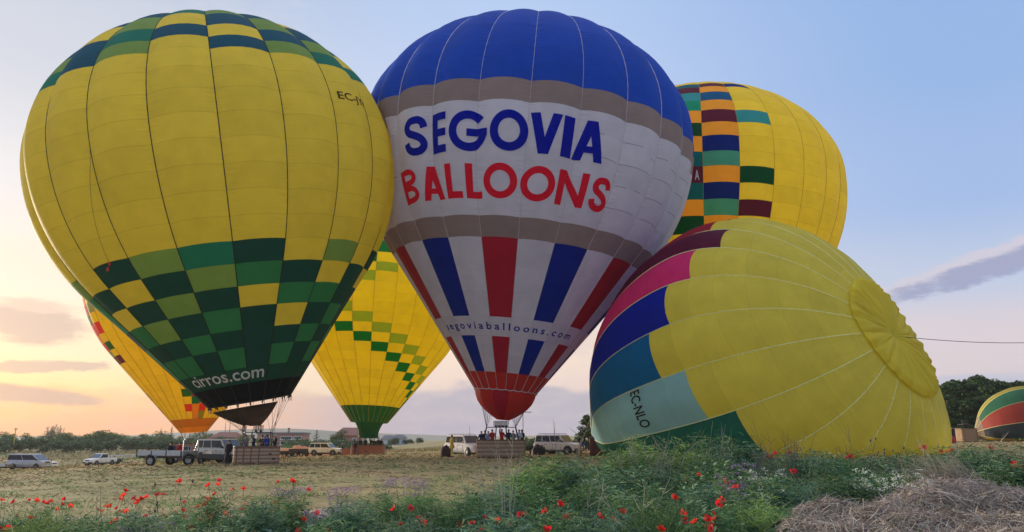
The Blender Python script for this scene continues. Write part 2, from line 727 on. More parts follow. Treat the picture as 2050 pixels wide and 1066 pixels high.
class Env:
    """inflated envelope: gores between load tapes, each bulging outwards"""

    def __init__(self, k, base, axis, prof, th0, N, bulge=0.11, shrink=0.99, ground=False):
        R, b, b2, u0, r0 = prof
        self.k = k
        self.h, self.r = profile(R * k, b * k, b2 * k, u0, r0 * k)
        self.s = np.concatenate([[0], np.cumsum(np.hypot(np.diff(self.h), np.diff(self.r)))])
        self.base = EYE + (np.array(base, float) - EYE) * k
        A = np.array(axis, float)
        A /= np.linalg.norm(A)
        e1 = np.cross([0, 1, 0], A)
        e1 /= np.linalg.norm(e1)
        self.A, self.e1, self.e2 = A, e1, np.cross(A, e1)
        self.th0, self.N, self.bulge, self.shrink = th0, N, bulge, shrink
        self.dents = []
        self.slack = 0.0
        self.ground = ground

    def s_of_h(self, h):
        return float(np.interp(h * self.k, self.h, self.s))

    def pt(self, th, s, off=0.0, raw=False):
        """th: absolute angle, s: arc length from the mouth, off: metres outwards"""
        th = np.asarray(th, float)
        s = np.asarray(s, float)
        h = np.interp(s, self.s, self.h)
        r = np.interp(s, self.s, self.r)
        q = (th - self.th0) * self.N / (2 * PI)
        u = q - np.floor(q)
        ph = (u - 0.5) * 2 * PI / self.N
        rt = r * self.shrink
        w = 2 * rt * math.sin(PI / self.N)
        bl = self.bulge * np.clip(s / self.s[-1] * 2.2, 0.35, 1.0)
        rad = rt * math.cos(PI / self.N) / np.cos(ph) + bl * w * (1 - (2 * u - 1) ** 2) + off
        P = self.base + h[..., None] * self.A + (rad * np.cos(th))[..., None] * self.e1 + (rad * np.sin(th))[..., None] * self.e2
        return self.fix(P, off)

    def fix(self, P, off):
        if self.ground:
            gzz = G(P[..., 0], P[..., 1]) + 0.03 + off
            z = P[..., 2]
            low = z < gzz + 0.9
            # fabric settles on the ground
            soft = gzz + 0.9 * np.exp(np.clip((z - gzz - 0.9) / 0.9, -9, 0))
            P = P.copy()
            # slack cloth bags out towards the crown end low down
            hh = np.clip(((P - self.base) @ self.A) / self.h[-1], 0, 1.05)
            wgt = sstep(hh, .35, .95) * np.clip((9.0 - z) / 9.0, 0, 1) * self.slack
            P[..., 0] += wgt
            P[..., 2] = np.where(low, soft, z)
        for other in self.dents:
            P = other.push(P, 0.12 - off)
        return P

    def push(self, P, gap):
        d = P - self.base
        hh = d @ self.A
        a, b = d @ self.e1, d @ self.e2
        rho = np.hypot(a, b)
        ok = (hh > 0) & (hh < self.h[-1])
        rr = np.interp(hh, self.h, self.r) * 1.02 + gap
        ins = ok & (rho < rr)
        k = np.where(ins, rr / np.maximum(rho, 1e-6), 1.0)
        return P + ((k - 1) * a)[..., None] * self.e1 + ((k - 1) * b)[..., None] * self.e2

    def gore(self, g, u):
        return self.th0 + (g + u) * 2 * PI / self.N


def rows_from(env, hs, top_rows=0):
    s = [env.s_of_h(h) for h in hs]
    if top_rows:
        e = env.s[-1] * 0.995
        s += list(np.linspace(s[-1], e, top_rows + 1)[1:])
    return s


def fill(hs, step):
    """adds panel rows so that none is taller than about step"""
    out = [hs[0]]
    for a, b in zip(hs[:-1], hs[1:]):
        n = max(1, round((b - a) / step))
        out += [a + (b - a) * i / n for i in range(1, n + 1)]
    return out


def build_envelope(env, root, rows, colour, tape, tape_w=0.035, seen=None, nu=6, nv=3, maxpanels=290, tape_top=None):
    rl = np.array(root.location)
    N = env.N
    items = []
    for g in range(-N // 2, N - N // 2):
        for k in range(len(rows) - 1):
            c = env.pt(np.array(env.gore(g, .5)), np.array((rows[k] + rows[k + 1]) / 2))
            c2 = env.pt(np.array(env.gore(g, .5)), np.array((rows[k] + rows[k + 1]) / 2), 0.5)
            nrm = c2 - c
            face = float(nrm @ (EYE - c)) / (np.linalg.norm(nrm) * np.linalg.norm(EYE - c) + 1e-9)
            q = proj(c)
            vis = face > -0.05 and -60 < q[0] < 2110 and q[1] > -60 and (seen is None or seen(q[0], q[1]))
            items.append((g, k, face, vis))
    front = sorted([i for i in items if i[3]], key=lambda i: -i[2])[:maxpanels]
    fs = {(i[0], i[1]) for i in front}
    rear = MB()
    rmats, ridx = [], {}
    U = np.linspace(0, 1, nu + 1)
    V = np.linspace(0, 1, nv + 1)
    uvs = []
    for g, k, face, vis in items:
        th = env.gore(g, U)[None, :] + np.zeros((nv + 1, 1))
        s = (rows[k] + (rows[k + 1] - rows[k]) * V)[:, None] + np.zeros((1, nu + 1))
        P = env.pt(th, s) - rl
        mn = colour(g, k)
        m = MATS['fabric_' + mn]
        if (g, k) in fs:
            b = MB()
            b.grid(P)
            o = b.build('panel', m, root)
            uv = o.data.uv_layers.new(name='UVMap')
            vi = np.empty(len(o.data.loops), np.int32)
            o.data.loops.foreach_get('vertex_index', vi)
            co = np.stack([(vi % (nu + 1)) / nu, (vi // (nu + 1)) / nv], -1).astype(np.float32)
            uv.data.foreach_set('uv', co.ravel())
        else:
            if mn not in ridx:
                ridx[mn] = len(rmats)
                rmats.append(m)
            rear.grid(P[::1, ::2] if nu % 2 == 0 else P, ridx[mn])
    if rear.f:
        o = rear.build('rear_panels', rmats, root)
        uv = o.data.uv_layers.new(name='UVMap')
        a = np.full(len(o.data.loops) * 2, 0.5, np.float32)
        uv.data.foreach_set('uv', a)
        tag(o, kind='stuff')
    # load tapes along every gore seam
    ss = np.linspace(rows[0], tape_top or rows[-1], 46)
    for g in range(-N // 2, N - N // 2):
        th = env.gore(g, 0.0)
        r = np.interp(ss, env.s, env.r)
        dth = tape_w / np.maximum(r, 0.3)
        row = [env.pt(th - dth, ss, -0.01), env.pt(np.full_like(ss, th), ss, 0.045), env.pt(th + dth, ss, -0.01)]
        b = MB()
        b.grid(np.stack(row, 1) - rl)
        b.build('load_tape', tape, root)


def map_flat(env, verts, x_to_th, y_to_s, off):
    v = np.asarray(verts)
    return env.pt(x_to_th(v[:, 0]), y_to_s(v[:, 1]), off)


def text_mesh(s, bold=0.0, shear=0.0, spacing=1.0, maxlen=0.25):
    cu = bpy.data.curves.new('lettering', 'FONT')
    cu.body = s
    cu.offset = bold
    cu.space_character = spacing
    cu.resolution_u = 3
    o = bpy.data.objects.new('lettering', cu)
    COL.objects.link(o)
    dg = bpy.context.evaluated_depsgraph_get()
    me = bpy.data.meshes.new_from_object(o.evaluated_get(dg))
    bpy.data.objects.remove(o)
    bm = bmesh.new()
    bm.from_mesh(me)
    bmesh.ops.triangulate(bm, faces=bm.faces)
    for _ in range(3):
        es = [e for e in bm.edges if e.calc_length() > maxlen]
        if not es:
            break
        bmesh.ops.subdivide_edges(bm, edges=es, cuts=1)
        bmesh.ops.triangulate(bm, faces=[f for f in bm.faces if len(f.verts) > 3])
    v = np.array([x.co[:2] for x in bm.verts])
    bm.verts.index_update()
    f = np.array([[x.index for x in q.verts] for q in bm.faces])
    bm.free()
    return v, f


def put_text(env, root, s, th0, th1, h0, h1, mname, bold=0.0, off=0.035, name='lettering', spacing=1.0, rise=None):
    v, f = text_mesh(s, bold, 0, spacing)
    mn, mx = v.min(0), v.max(0)
    u = (v - mn) / (mx - mn)
    th = th0 + (th1 - th0) * u[:, 0]
    ss = env.s_of_h(h0) + (env.s_of_h(h1) - env.s_of_h(h0)) * u[:, 1]
    if rise:
        ss = ss + rise * u[:, 0]
    P = env.pt(th, ss, off) - np.array(root.location)
    # one part per character: islands of the triangulated text that overlap in x
    par = list(range(len(v)))

    def fd(i):
        while par[i] != i:
            par[i] = par[par[i]]
            i = par[i]
        return i
    for tri in f:
        for q in tri[1:]:
            par[fd(int(q))] = fd(int(tri[0]))
    rid = np.array([fd(i) for i in range(len(v))])
    isl = sorted((v[rid == r, 0].min(), v[rid == r, 0].max(), r) for r in set(rid))
    groups = []
    for lo, hi, r in isl:
        if groups and lo < groups[-1][1] - .3 * (hi - lo):
            groups[-1][1] = max(groups[-1][1], hi)
            groups[-1][2].append(r)
        else:
            groups.append([lo, hi, [r]])
    for lo, hi, rs in groups:
        vm = np.isin(rid, rs)
        new = np.cumsum(vm) - 1
        fm = f[vm[f[:, 0]]]
        me = bpy.data.meshes.new('letter')
        me.from_pydata(P[vm].tolist(), [], new[fm].tolist())
        me.materials.append(mname)
        o = bpy.data.objects.new('letter', me)
        COL.objects.link(o)
        o.parent = root


# heavy geometric capitals, drawn as strokes in a box of height 1 and width W
def glyph(ch, W, w):
    """list of (n,2,2) strips: pairs of points left and right of a stroke"""
    S = []

    def bar(a, b, c, d, n=5):                       # quad strip from edge ab to edge cd
        a, b, c, d = map(np.array, (a, b, c, d))
        t = np.linspace(0, 1, n)[:, None]
        S.append(np.stack([a + (c - a) * t, b + (d - b) * t], 1))

    def ring(cx, cy, rx, ry, a0, a1, n=40, ww=None):
        ww = ww or w
        t = np.radians(np.linspace(a0, a1, n))
        o = np.stack([cx + rx * np.cos(t), cy + ry * np.sin(t)], 1)
        i = np.stack([cx + (rx - ww) * np.cos(t), cy + (ry - ww) * np.sin(t)], 1)
        S.append(np.stack([o, i], 1))
    if ch == 'I':
        bar((0, 0), (W, 0), (0, 1), (W, 1))
    elif ch == 'L':
        bar((0, 0), (w, 0), (0, 1), (w, 1))
        bar((w, 0), (w, w), (W, 0), (W, w))
    elif ch == 'E':
        bar((0, 0), (w, 0), (0, 1), (w, 1))
        for y in (0, .5 - w * .46, 1 - w * .92):
            bar((w, y), (w, y + w * .92), (W, y), (W, y + w * .92))
    elif ch == 'V':
        q = w * 1.12
        m = W / 2
        bar((0, 1), (q, 1), (m - q * .55, 0), (m + q * .45, 0.0))
        bar((W - q, 1), (W, 1), (m - q * .45, 0), (m + q * .55, 0))
    elif ch == 'A':
        q = w * 1.12
        m = W / 2
        bar((0, 0), (q, 0), (m - q * .55, 1), (m + q * .45, 1))
        bar((W - q, 0), (W, 0), (m - q * .45, 1), (m + q * .55, 1))
        bar((W * .25, .2), (W * .25 - .02 + .05, .2 + w * .8), (W * .75, .2), (W * .75 - .03, .2 + w * .8))
    elif ch == 'N':
        bar((0, 0), (w, 0), (0, 1), (w, 1))
        bar((W - w, 0), (W, 0), (W - w, 1), (W, 1))
        bar((w, 1), (w, 1 - w * 1.7), (W - w, w * 1.7), (W - w, 0))
    elif ch == 'O':
        ring(W / 2, .5, W / 2, .5, 0, 360, 56)
    elif ch == 'G':
        ring(W / 2, .5, W / 2, .5, 38, 352, 52)
        bar((W * .46, .37), (W * .46, .37 + w * .9), (W * .995, .37), (W * .995, .37 + w * .9))
    elif ch == 'B':
        bar((0, 0), (w, 0), (0, 1), (w, 1))
        for cy, ry, rx in ((.26, .26, W * .5), (.755, .245, W * .44)):
            bar((w, cy - ry), (w, cy - ry + w * .8), (W - rx, cy - ry), (W - rx, cy - ry + w * .8), 3)
            bar((w, cy + ry - w * .8), (w, cy + ry), (W - rx, cy + ry - w * .8), (W - rx, cy + ry), 3)
            ring(W - rx, cy, rx, ry, -90, 90, 20, w * .8)
    elif ch == 'S':
        pts = np.array([(.86, .70), (.80, .83), (.65, .90), (.5, .905), (.3, .88), (.17, .78), (.16, .68), (.26, .58), (.5, .51),
                        (.72, .43), (.84, .32), (.83, .21), (.7, .12), (.5, .095), (.32, .12), (.18, .2), (.12, .33)])
        pts[:, 0] *= W
        # Catmull-Rom
        c = []
        p = np.vstack([pts[:1] * 2 - pts[1:2], pts, pts[-1:] * 2 - pts[-2:-1]])
        for i in range(1, len(p) - 2):
            for t in np.linspace(0, 1, 5)[:-1]:
                c.append(.5 * (2 * p[i] + (p[i + 1] - p[i - 1]) * t + (2 * p[i - 1] - 5 * p[i] + 4 * p[i + 1] - p[i + 2]) * t * t + (3 * p[i] - p[i - 1] - 3 * p[i + 1] + p[i + 2]) * t ** 3))
        c.append(pts[-1])
        c = np.array(c)
        d = np.gradient(c, axis=0)
        d /= np.linalg.norm(d, axis=1)[:, None]
        nrm = np.stack([-d[:, 1], d[:, 0]], 1) * w * .47
        S.append(np.stack([c + nrm, c - nrm], 1))
    return S


def big_letter(env, root, ch, th0, th1, h0, h1, m, w=0.2):
    s0, s1 = env.s_of_h(h0), env.s_of_h(h1)
    hm = (s0 + s1) / 2
    Wm = (th1 - th0) * float(np.interp(hm, env.s, env.r)) / (s1 - s0)
    b = MB()
    rl = np.array(root.location)
    for j, st in enumerate(glyph(ch, Wm, w)):
        # four points across each stroke keep it on the curved cloth
        k = np.linspace(0, 1, 4)[None, :, None]
        g = st[:, :1] + (st[:, 1:] - st[:, :1]) * k
        th = th0 + (th1 - th0) * g[..., 0] / Wm
        b.grid(env.pt(th, s0 + (s1 - s0) * g[..., 1], 0.03 + .004 * j) - rl)
    return b.build('letter', m, root)


def cable(b, p, q, sag=0.0, r=0.012, n=2, mi=0):
    p, q = np.array(p), np.array(q)
    pts = [p + (q - p) * t - np.array([0, 0, sag * 4 * t * (1 - t)]) for t in np.linspace(0, 1, n)]
    b.tube(pts, r, 4, mi, cap=False)


def basket(root, c, rz, L, Wd, H, wmat, straps=(), frame_h=0.95, rim=M_leather, strap_m=M_leather, hole=True, bands=9, burner=True,
           n_pole=4, padded=False, pole_m=M_pad, band_alt=None, fl=.15):
    """wicker basket: rounded-corner walls woven in bands, rim, runners, straps, burner frame"""
    B = empty('basket', c, rz)
    B.parent = root
    rc = min(0.28, Wd * .3)
    ring = []
    for cx, cy, a0 in ((L / 2 - rc, Wd / 2 - rc, 0), (-L / 2 + rc, Wd / 2 - rc, 90), (-L / 2 + rc, -Wd / 2 + rc, 180), (L / 2 - rc, -Wd / 2 + rc, 270)):
        for a in np.radians(np.linspace(a0, a0 + 90, 5)):
            ring.append((cx + rc * math.cos(a), cy + rc * math.sin(a)))
    ring = np.array(ring)

    def lp(k, z):
        q = ring * (1 + k / np.linalg.norm(ring, axis=1))[:, None]
        return np.c_[q, np.full(len(q), z)]
    lay = []
    for i in range(bands):
        z0, z1 = .08 + (H - .08) * i / bands, .08 + (H - .08) * (i + 1) / bands
        d = z1 - z0
        lay += [lp(-.012, z0 + .001), lp(.012, z0 + d * .25), lp(.018, z0 + d * .5), lp(.012, z0 + d * .75)]
    lay.append(lp(-.012, H))
    b = MB()
    mi = 0
    Pq = np.stack(lay)
    for i in range(bands):
        b.grid(Pq[i * 4:i * 4 + 5], (i % 2) if band_alt else 0, closed=True)
    inner = np.stack([lp(-.05, H), lp(-.06, fl)])
    b.grid(inner[:, ::-1], 0, closed=True)
    b.add(lp(-.06, fl), [tuple(range(len(ring)))], 0)
    wl_ = b.build('wall', [wmat, band_alt or wmat], B)
    b = MB()
    pts = [tuple(p) for p in lp(-.02, H + .02)] + [tuple(lp(-.02, H + .02)[0])]
    b.tube(pts, .055, 6, 0, cap=False)
    b.build('rim', rim, B)
    b = MB()
    for y in (-Wd / 2 + .15, 0, Wd / 2 - .15):
        b.box((0, y, .04), (L - .1, .09, .08), 0)
    b.box((0, 0, .095), (L - .12, Wd - .12, .03), 0)
    b.build('floor_runner', M_leather, B)
    for x in straps:
        for sgn in (-1, 1):
            b = MB()
            b.box((x * L / 2, sgn * (Wd / 2 + .012), H / 2 + .02), (.075, .045, H - .06), 0, bev=.012)
            b.build('strap', strap_m, B)
    if hole:
        for x, z in ((0.08, .62), (.42, .35)) if hole is True else hole:
            b = MB()
            b.box((x * L / 2, -Wd / 2 - .018, H * z), (.17, .02, .10), 0)
            b.box((x * L / 2, -Wd / 2 - .014, H * z - .07), (.23, .03, .03), 1)
            b.build('foot_hole', [M_pad, M_leather], B)
    if burner:
        fx, fy = L * .30, Wd * .30
        zt = H + frame_h
        xs = np.linspace(-1, 1, n_pole // 2)
        for x in xs:
            for y in (-1, 1):
                b = MB()
                b.tube([(x * L * .36, y * Wd * .42, H - .1), (x * fx, y * fy, zt)], .05 if padded else .035, 6, 0)
                b.build('pole', pole_m, B)
        b = MB()
        for y in (-1, 1):
            b.tube([(-fx, y * fy, zt), (fx, y * fy, zt)], .03, 6)
        for x in xs:
            b.tube([(x * fx, -fy, zt), (x * fx, fy, zt)], .03, 6)
        b.build('burner_frame', M_darksteel, B)
        for x in (-.16, .16) if n_pole < 8 else (-.42, -.14, .14, .42):
            b = MB()
            for k in range(5):
                t = np.linspace(0, 2 * PI, 13)
                rr = .14 + .012 * k
                b.tube([(x + rr * math.cos(a), rr * math.sin(a), zt + .16 + .075 * k) for a in t], .022, 5, 0, cap=False)
            b.lathe([(.05, zt - .02), (.1, zt + .02), (.12, zt + .1), (.05, zt + .14)], 10, (x, 0, 0), mi=1)
            for a in range(4):
                b.tube([(x + .15 * math.cos(a * PI / 2), .15 * math.sin(a * PI / 2), zt + .02), (x + .19 * math.cos(a * PI / 2), .19 * math.sin(a * PI / 2), zt + .52)], .012, 4, 1)
            b.build('burner', [M_darksteel, M_darksteel], B)
        for x in (-.42, .42):
            for y in (-1, 1):
                b = MB()
                b.lathe([(0, .16), (.15, .17), (.165, .25), (.165, .85), (.12, .95), (.05, .98), (.05, 1.02), (0, 1.02)], 10, (x * L, y * Wd * .26, 0), mi=0)
                b.build('gas_cylinder', M_steel, B)
    return B


def frame_top(c, rz, L, Wd, H, frame_h):
    ca, sa = math.cos(rz), math.sin(rz)
    out = []
    for x in (-1, 1):
        for y in (-1, 1):
            X, Y = x * L * .30, y * Wd * .30
            out.append(np.array([c[0] + X * ca - Y * sa, c[1] + X * sa + Y * ca, c[2] + H + frame_h]))
    return out


def rig(root, env, corners, count=16, r=0.012):
    rl = np.array(root.location)
    b = MB()
    for k in range(count):
        th = 2 * PI * k / count + .2
        p = env.pt(np.array(th), np.array(0.02))
        q = min(corners, key=lambda c: np.linalg.norm(c[:2] - p[:2]))
        cable(b, p - rl, q - rl, 0.0, r)
    b.build('rigging', M_rope, root)

# colours of cloth
YG = dict(l_yellow=(252, 226, 84), l_light=(136, 174, 98), l_mid=(54, 140, 102), l_teal=(34, 134, 122), l_dark=(24, 82, 84), l_navy=(26, 94, 130),
          l_hem=(26, 84, 78), l_black=(14, 18, 32),
          s_blue=(24, 84, 196), s_tan=(170, 150, 136), s_white=(236, 233, 230), s_red=(196, 32, 54), s_sblue=(6, 44, 150), s_hem=(222, 60, 48),
          m_yellow=(252, 230, 30), m_green=(10, 122, 66), m_light=(160, 190, 50), m_hem=(34, 104, 76),
          o_yellow=(252, 222, 48), o_red=(232, 60, 62), o_green=(44, 116, 62), o_teal=(20, 116, 108), o_orange=(248, 150, 44), o_olive=(150, 150, 56),
          o_purple=(104, 44, 84), o_pink=(226, 60, 110), o_sage=(156, 170, 130), o_brown=(208, 128, 30), o_skirt=(246, 156, 34),
          r_yellow=(250, 228, 70), r_orange=(250, 176, 60), r_blue=(4, 36, 150), r_azure=(0, 96, 170), r_maroon=(92, 24, 64), r_teal=(70, 160, 164),
          r_cyan=(50, 160, 190), r_sea=(0, 160, 140), r_green=(0, 76, 50), r_petrol=(0, 104, 140),
          f_yellow=(244, 228, 88), f_red=(176, 34, 70), f_maroon=(104, 24, 68), f_pink=(236, 54, 136), f_blue=(8, 36, 184), f_mid=(4, 112, 180), f_light=(152, 206, 220),
          f_green=(36, 116, 98), f_crown=(240, 222, 70),
          k_yellow=(196, 180, 70), k_green=(64, 128, 96), k_red=(196, 82, 72), k_slate=(72, 82, 92), k_cream=(170, 146, 130), k_gold=(226, 186, 40))
for k_, c_ in YG.items():
    fabric(k_, *c_, transl={'m': .55, 'o': .55, 's': .42}.get(k_[0], .5))
M_tape_dark = mat('dark_tape', (0.02, 0.018, 0.014, 1), rough=0.8)
M_tape_white = mat('white_tape', (0.62, 0.6, 0.58, 1), rough=0.8)
M_tape_yellow = mat('yellow_tape', lin(196, 164, 30), rough=0.8)
M_tape_cream = mat('cream_tape', lin(226, 222, 150), rough=0.8)
M_slot = mat('slot_tape', lin(128, 130, 142), rough=.8)  # the fastening slots' own grey
M_ink = mat('black_print', (0.012, 0.012, 0.015, 1), rough=0.8, spec=.1)
M_white_print = mat('white_print', lin(206, 208, 206), rough=0.7)
M_blue_print = mat('blue_print', lin(0, 20, 150), rough=0.8, spec=.08)
M_red_print = mat('red_print', lin(214, 20, 48), rough=0.8, spec=.08)

# ---- five envelopes stand or lie here; those that touch dent each other
E_left = Env(1.06, (-17.424, 50, 3.89), (-.174, -.077, 1), (11.594, 10.367, 12.691, .719, 2.63), -1.241 - 4 * 2 * PI / 20, 20, bulge=.165, shrink=.985)
E_seg = Env(1.0, (-.568, 60, 4.483), (.089, -.003, 1), (13.853, 10.71, 15.144, .694, 2.025), -1.828, 24, bulge=.15, shrink=.985)
E_mid = Env(1.0, (-18.572, 98, 1.96), (.031, .044, 1), (11.862, 9.486, 13.113, .709, 1.318), -1.89, 28, bulge=.08)
E_ora = Env(1.0, (-36.105, 86, 2.035), (-.075, -.003, 1), (12.049, 9.639, 13.618, .744, 1.378), -1.453, 30, bulge=.08)
E_right = Env(1.0, (19.971, 78, 4.078), (.033, .01, 1), (14.961, 11.639, 16.202, .678, 1.797), -1.792, 28, bulge=.10)
E_fall = Env(1.04, (7.733, 62, 1.889), (.523, -.617, .199), (11.144, 8.835, 12.896, .855, 1.819), 4.211, 24, bulge=.12, ground=True)
E_fall.slack = 2.2
E_seg.dents = [E_left, E_fall]
E_right.dents = [E_seg, E_fall]
E_mid.dents = []

# ================= balloon at the left
bl = gp(512, 929)
bl = np.array([bl[0] * 53.6 / bl[1], 53.6, 0])
bl[2] = gz(bl[0], bl[1])
B1 = empty('hot_air_balloon', bl, 0, 'yellow hot air balloon at left with green chequered skirt and cirros.com in white', 'hot air balloon')
hs = [0, 1.08, 2.0, 3.17, 4.17, 5.374, 6.485, 7.654, 8.812]
rows = rows_from(E_left, hs)
sT0 = E_left.s_of_h(19.908)
rows += list(np.linspace(rows[-1], sT0, 9)[1:])
rows += [E_left.s_of_h(20.93), E_left.s_of_h(22.05)]
rows += list(np.linspace(rows[-1], E_left.s[-1] * .995, 6)[1:])
i0 = 16                                    # row index just above T0
LT = {  # gore: rows from the top of the chequers down
    -1: 'LMMDMM', 0: 'YDYMDM', 1: 'DYDLDM', 2: 'LDLDMD', 3: 'TLDMDM', 4: 'DMYDDD', 5: 'YDMYDM', 6: 'LYMDMD', 7: 'YDDMDM', 8: 'DYDDMD', 9: 'LYMDMD', -2: 'MDMMDM'}
UP = {-1: 'TNLYT', 0: 'TLNYL', 1: 'NNYNT', 2: 'LTLNT', 3: 'YNYTL', 4: 'NYNLT', 5: 'LNLNT', 6: 'TLNYL', 7: 'TYNTL', 8: 'NYLNT'}
LN = dict(Y='l_yellow', L='l_light', M='l_mid', T='l_teal', D='l_dark', N='l_navy')


def col_left(g, k):
    if k == 0: return 'l_black'
    if k == 1: return 'l_hem'
    gg = g % 20
    gg = gg if gg <= 10 else gg - 20
    if k <= 7:
        p = LT.get(gg) or ('DMLDMY', 'MYDMDL')[gg % 2]
        return LN[p[7 - k]]
    if k < i0:
        return 'l_yellow'
    p = UP.get(gg) or ('NLTYN', 'TYNLT')[gg % 2]
    return LN[p[(k - i0) % 5]]


build_envelope(E_left, B1, rows, col_left, M_tape_dark, .035)
put_text(E_left, B1, 'cirros.com', -2.22, -.985, 1.30, 1.98, M_white_print, bold=.012)
put_text(E_left, B1, 'EC-JYK', -.575, -.325, 17.15, 17.85, M_ink, bold=.01)
# hem of the mouth and the dark scoop hanging under it
rl = np.array(B1.location)
bC, bRz, bL, bW, bH = (0, 0, 0), 0.42, 3.0, 1.75, 1.16
basket(B1, (0, 0, 0.0), bRz, bL, bW, bH, wicker('left', (138, 108, 86)), straps=(-.93, -.62, -.3, .05), hole=((.55, .6), (.72, .32)), frame_h=1.0, bands=9,
       band_alt=wicker('left_pale', (172, 146, 120)), fl=.30)
burn = bl + np.array([0, 0, 2.62])
th = np.radians(np.linspace(-200, -28, 30))
lay = []
for t in np.linspace(0, 1, 9):
    ring = E_left.base - E_left.A * .34 + (np.cos(th)[:, None] * E_left.e1 + np.sin(th)[:, None] * E_left.e2) * E_left.r[0] * .92
    low_ = burn + np.array([-.35, 0, .0]) + np.stack([np.cos(th) * .62, np.sin(th) * .5, 0 * th], -1)
    p = ring + (low_ - ring) * t
    sag = np.sin(t * PI) * .16
    p = p + (np.stack([np.cos(th), np.sin(th), 0 * th], -1)) * sag
    p[:, 2] += .03 * np.sin(th * 5) * t * t
    lay.append(p)
b = MB()
b.grid(np.stack(lay) - rl)
M_scoop = mat('dark_scoop_cloth', lin(62, 50, 48), rough=.8, var=.35, scale=1.1, transl=.35, bump=.8, bscale=2.2)
b.build('scoop', M_scoop, B1)
for k in range(20):
    b = MB()
    t0 = E_left.gore(k, 0)
    p = E_left.pt(np.array(t0), np.array(0.02))
    b.tube([p - rl, p - rl - E_left.A * .42], .02, 4)
    b.box(p - rl - E_left.A * .1, (.09, .09, .14))
    b.build('scoop_tie', M_pad, B1)
rig(B1, E_left, frame_top(bl, bRz, bL, bW, bH, 1.0), 14)
# red tag on a line that hangs down the envelope
b = MB()
pts = [E_left.pt(np.array(-1.86 - .13 * t), np.array(E_left.s_of_h(14.66) + (E_left.s_of_h(8.7) - E_left.s_of_h(14.66)) * t), .1) - rl for t in np.linspace(0, 1, 10)]
b.tube(pts, .012, 4)
b.build('tag_line', M_rope, B1)
b = MB()
b.box(pts[-1], (.12, .08, .26), 0, bev=.03)
b.box(pts[-1] - np.array([.06, 0, .32]), (.14, .08, .26), 0, bev=.03)
b.build('red_tag', mat('red_tag', lin(190, 40, 50)), B1)
b = MB()
for dx in (0, .35):
    cable(b, E_left.pt(np.array(-.35 - dx * .3), np.array(0.05)) - rl, np.array([1.15 + dx * .4, -.5, 2.1]), .1, .012, 6)
b.build('crown_line', M_rope, B1)

# ================= the white, blue and red one
bs = onto(1003, 60.0)
B2 = empty('hot_air_balloon', bs, 0, 'blue white and red hot air balloon lettered SEGOVIA BALLOONS in the middle', 'hot air balloon')
hs = [0.62, 1.87, 3.1, 4.36, 5.675, 7.3, 9.0, 10.69, 11.97, 13.45, 14.9, 16.35, 17.85, 19.315, 20.9]
rows = rows_from(E_seg, hs, 7)


def col_seg(g, k):
    st = {0: 's_red', 2: 's_sblue'}.get(g % 4, 's_white')
    if k == 0: return 's_hem'
    if k in (1, 2): return st
    if k == 3: return 's_white'
    if k in (4, 5, 6): return st
    if k == 7 or k == 13: return 's_tan'
    if k >= 14: return 's_blue'
    return 's_white'


build_envelope(E_seg, B2, rows, col_seg, M_tape_white, .017)
for ch, a, c in (('S', -2.262, -2.112), ('E', -2.086, -1.992), ('G', -1.972, -1.768), ('O', -1.754, -1.56), ('V', -1.556, -1.398), ('I', -1.388, -1.330), ('A', -1.322, -1.158)):
    big_letter(E_seg, B2, ch, a, c, 15.9, 18.6, M_blue_print, .205)
for ch, a, c in (('B', -2.356, -2.212), ('A', -2.182, -2.034), ('L', -2.012, -1.912), ('L', -1.890, -1.797), ('O', -1.787, -1.597), ('O', -1.58, -1.388), ('N', -1.374, -1.206), ('S', -1.176, -1.052)):
    big_letter(E_seg, B2, ch, a, c, 12.96, 15.13, M_red_print, .2)
put_text(E_seg, B2, 'segoviaballoons.com', -2.60, -.66, 4.64, 5.28, M_blue_print, spacing=1.5, bold=0.014)
rl = np.array(B2.location)
# red skirt hanging below the mouth
prof = [(1.0, .62), (.96, .2), (.88, -.25), (.75, -.65), (.60, -.98), (.40, -1.32), (.20, -1.6)]
ring_r = float(np.interp(E_seg.s_of_h(.62), E_seg.s, E_seg.r)) * .985
M_sk = [MATS['fabric_s_hem'], MATS['fabric_s_red']]
for g in range(12):
    b = MB()
    th = E_seg.gore(0, 0) - .02 + (g * 2 + np.linspace(0, 2, 7) - 0.5) * 2 * PI / 24
    P = []
    for (kk, hh) in prof:
        c = E_seg.base + E_seg.A * hh
        P.append(c + (np.cos(th)[:, None] * E_seg.e1 + np.sin(th)[:, None] * E_seg.e2) * ring_r * kk * (1 + .012 * np.sin(th * 12)[:, None]))
    b.grid(np.stack(P) - rl)
    b.build('skirt_panel', M_sk[1 if g == 0 else 0], B2)
b = MB()
th = np.linspace(0, 2 * PI, 49)
c = E_seg.base + E_seg.A * .62
P = c + (np.cos(th)[:, None] * E_seg.e1 + np.sin(th)[:, None] * E_seg.e2) * (ring_r * 1.03) + np.array([0, 0, 1])[None] * (.03 * np.cos(th * 24))[:, None]
b.tube([p - rl for p in P], .035, 5, cap=False)
b.build('skirt_cord', M_tape_white, B2)
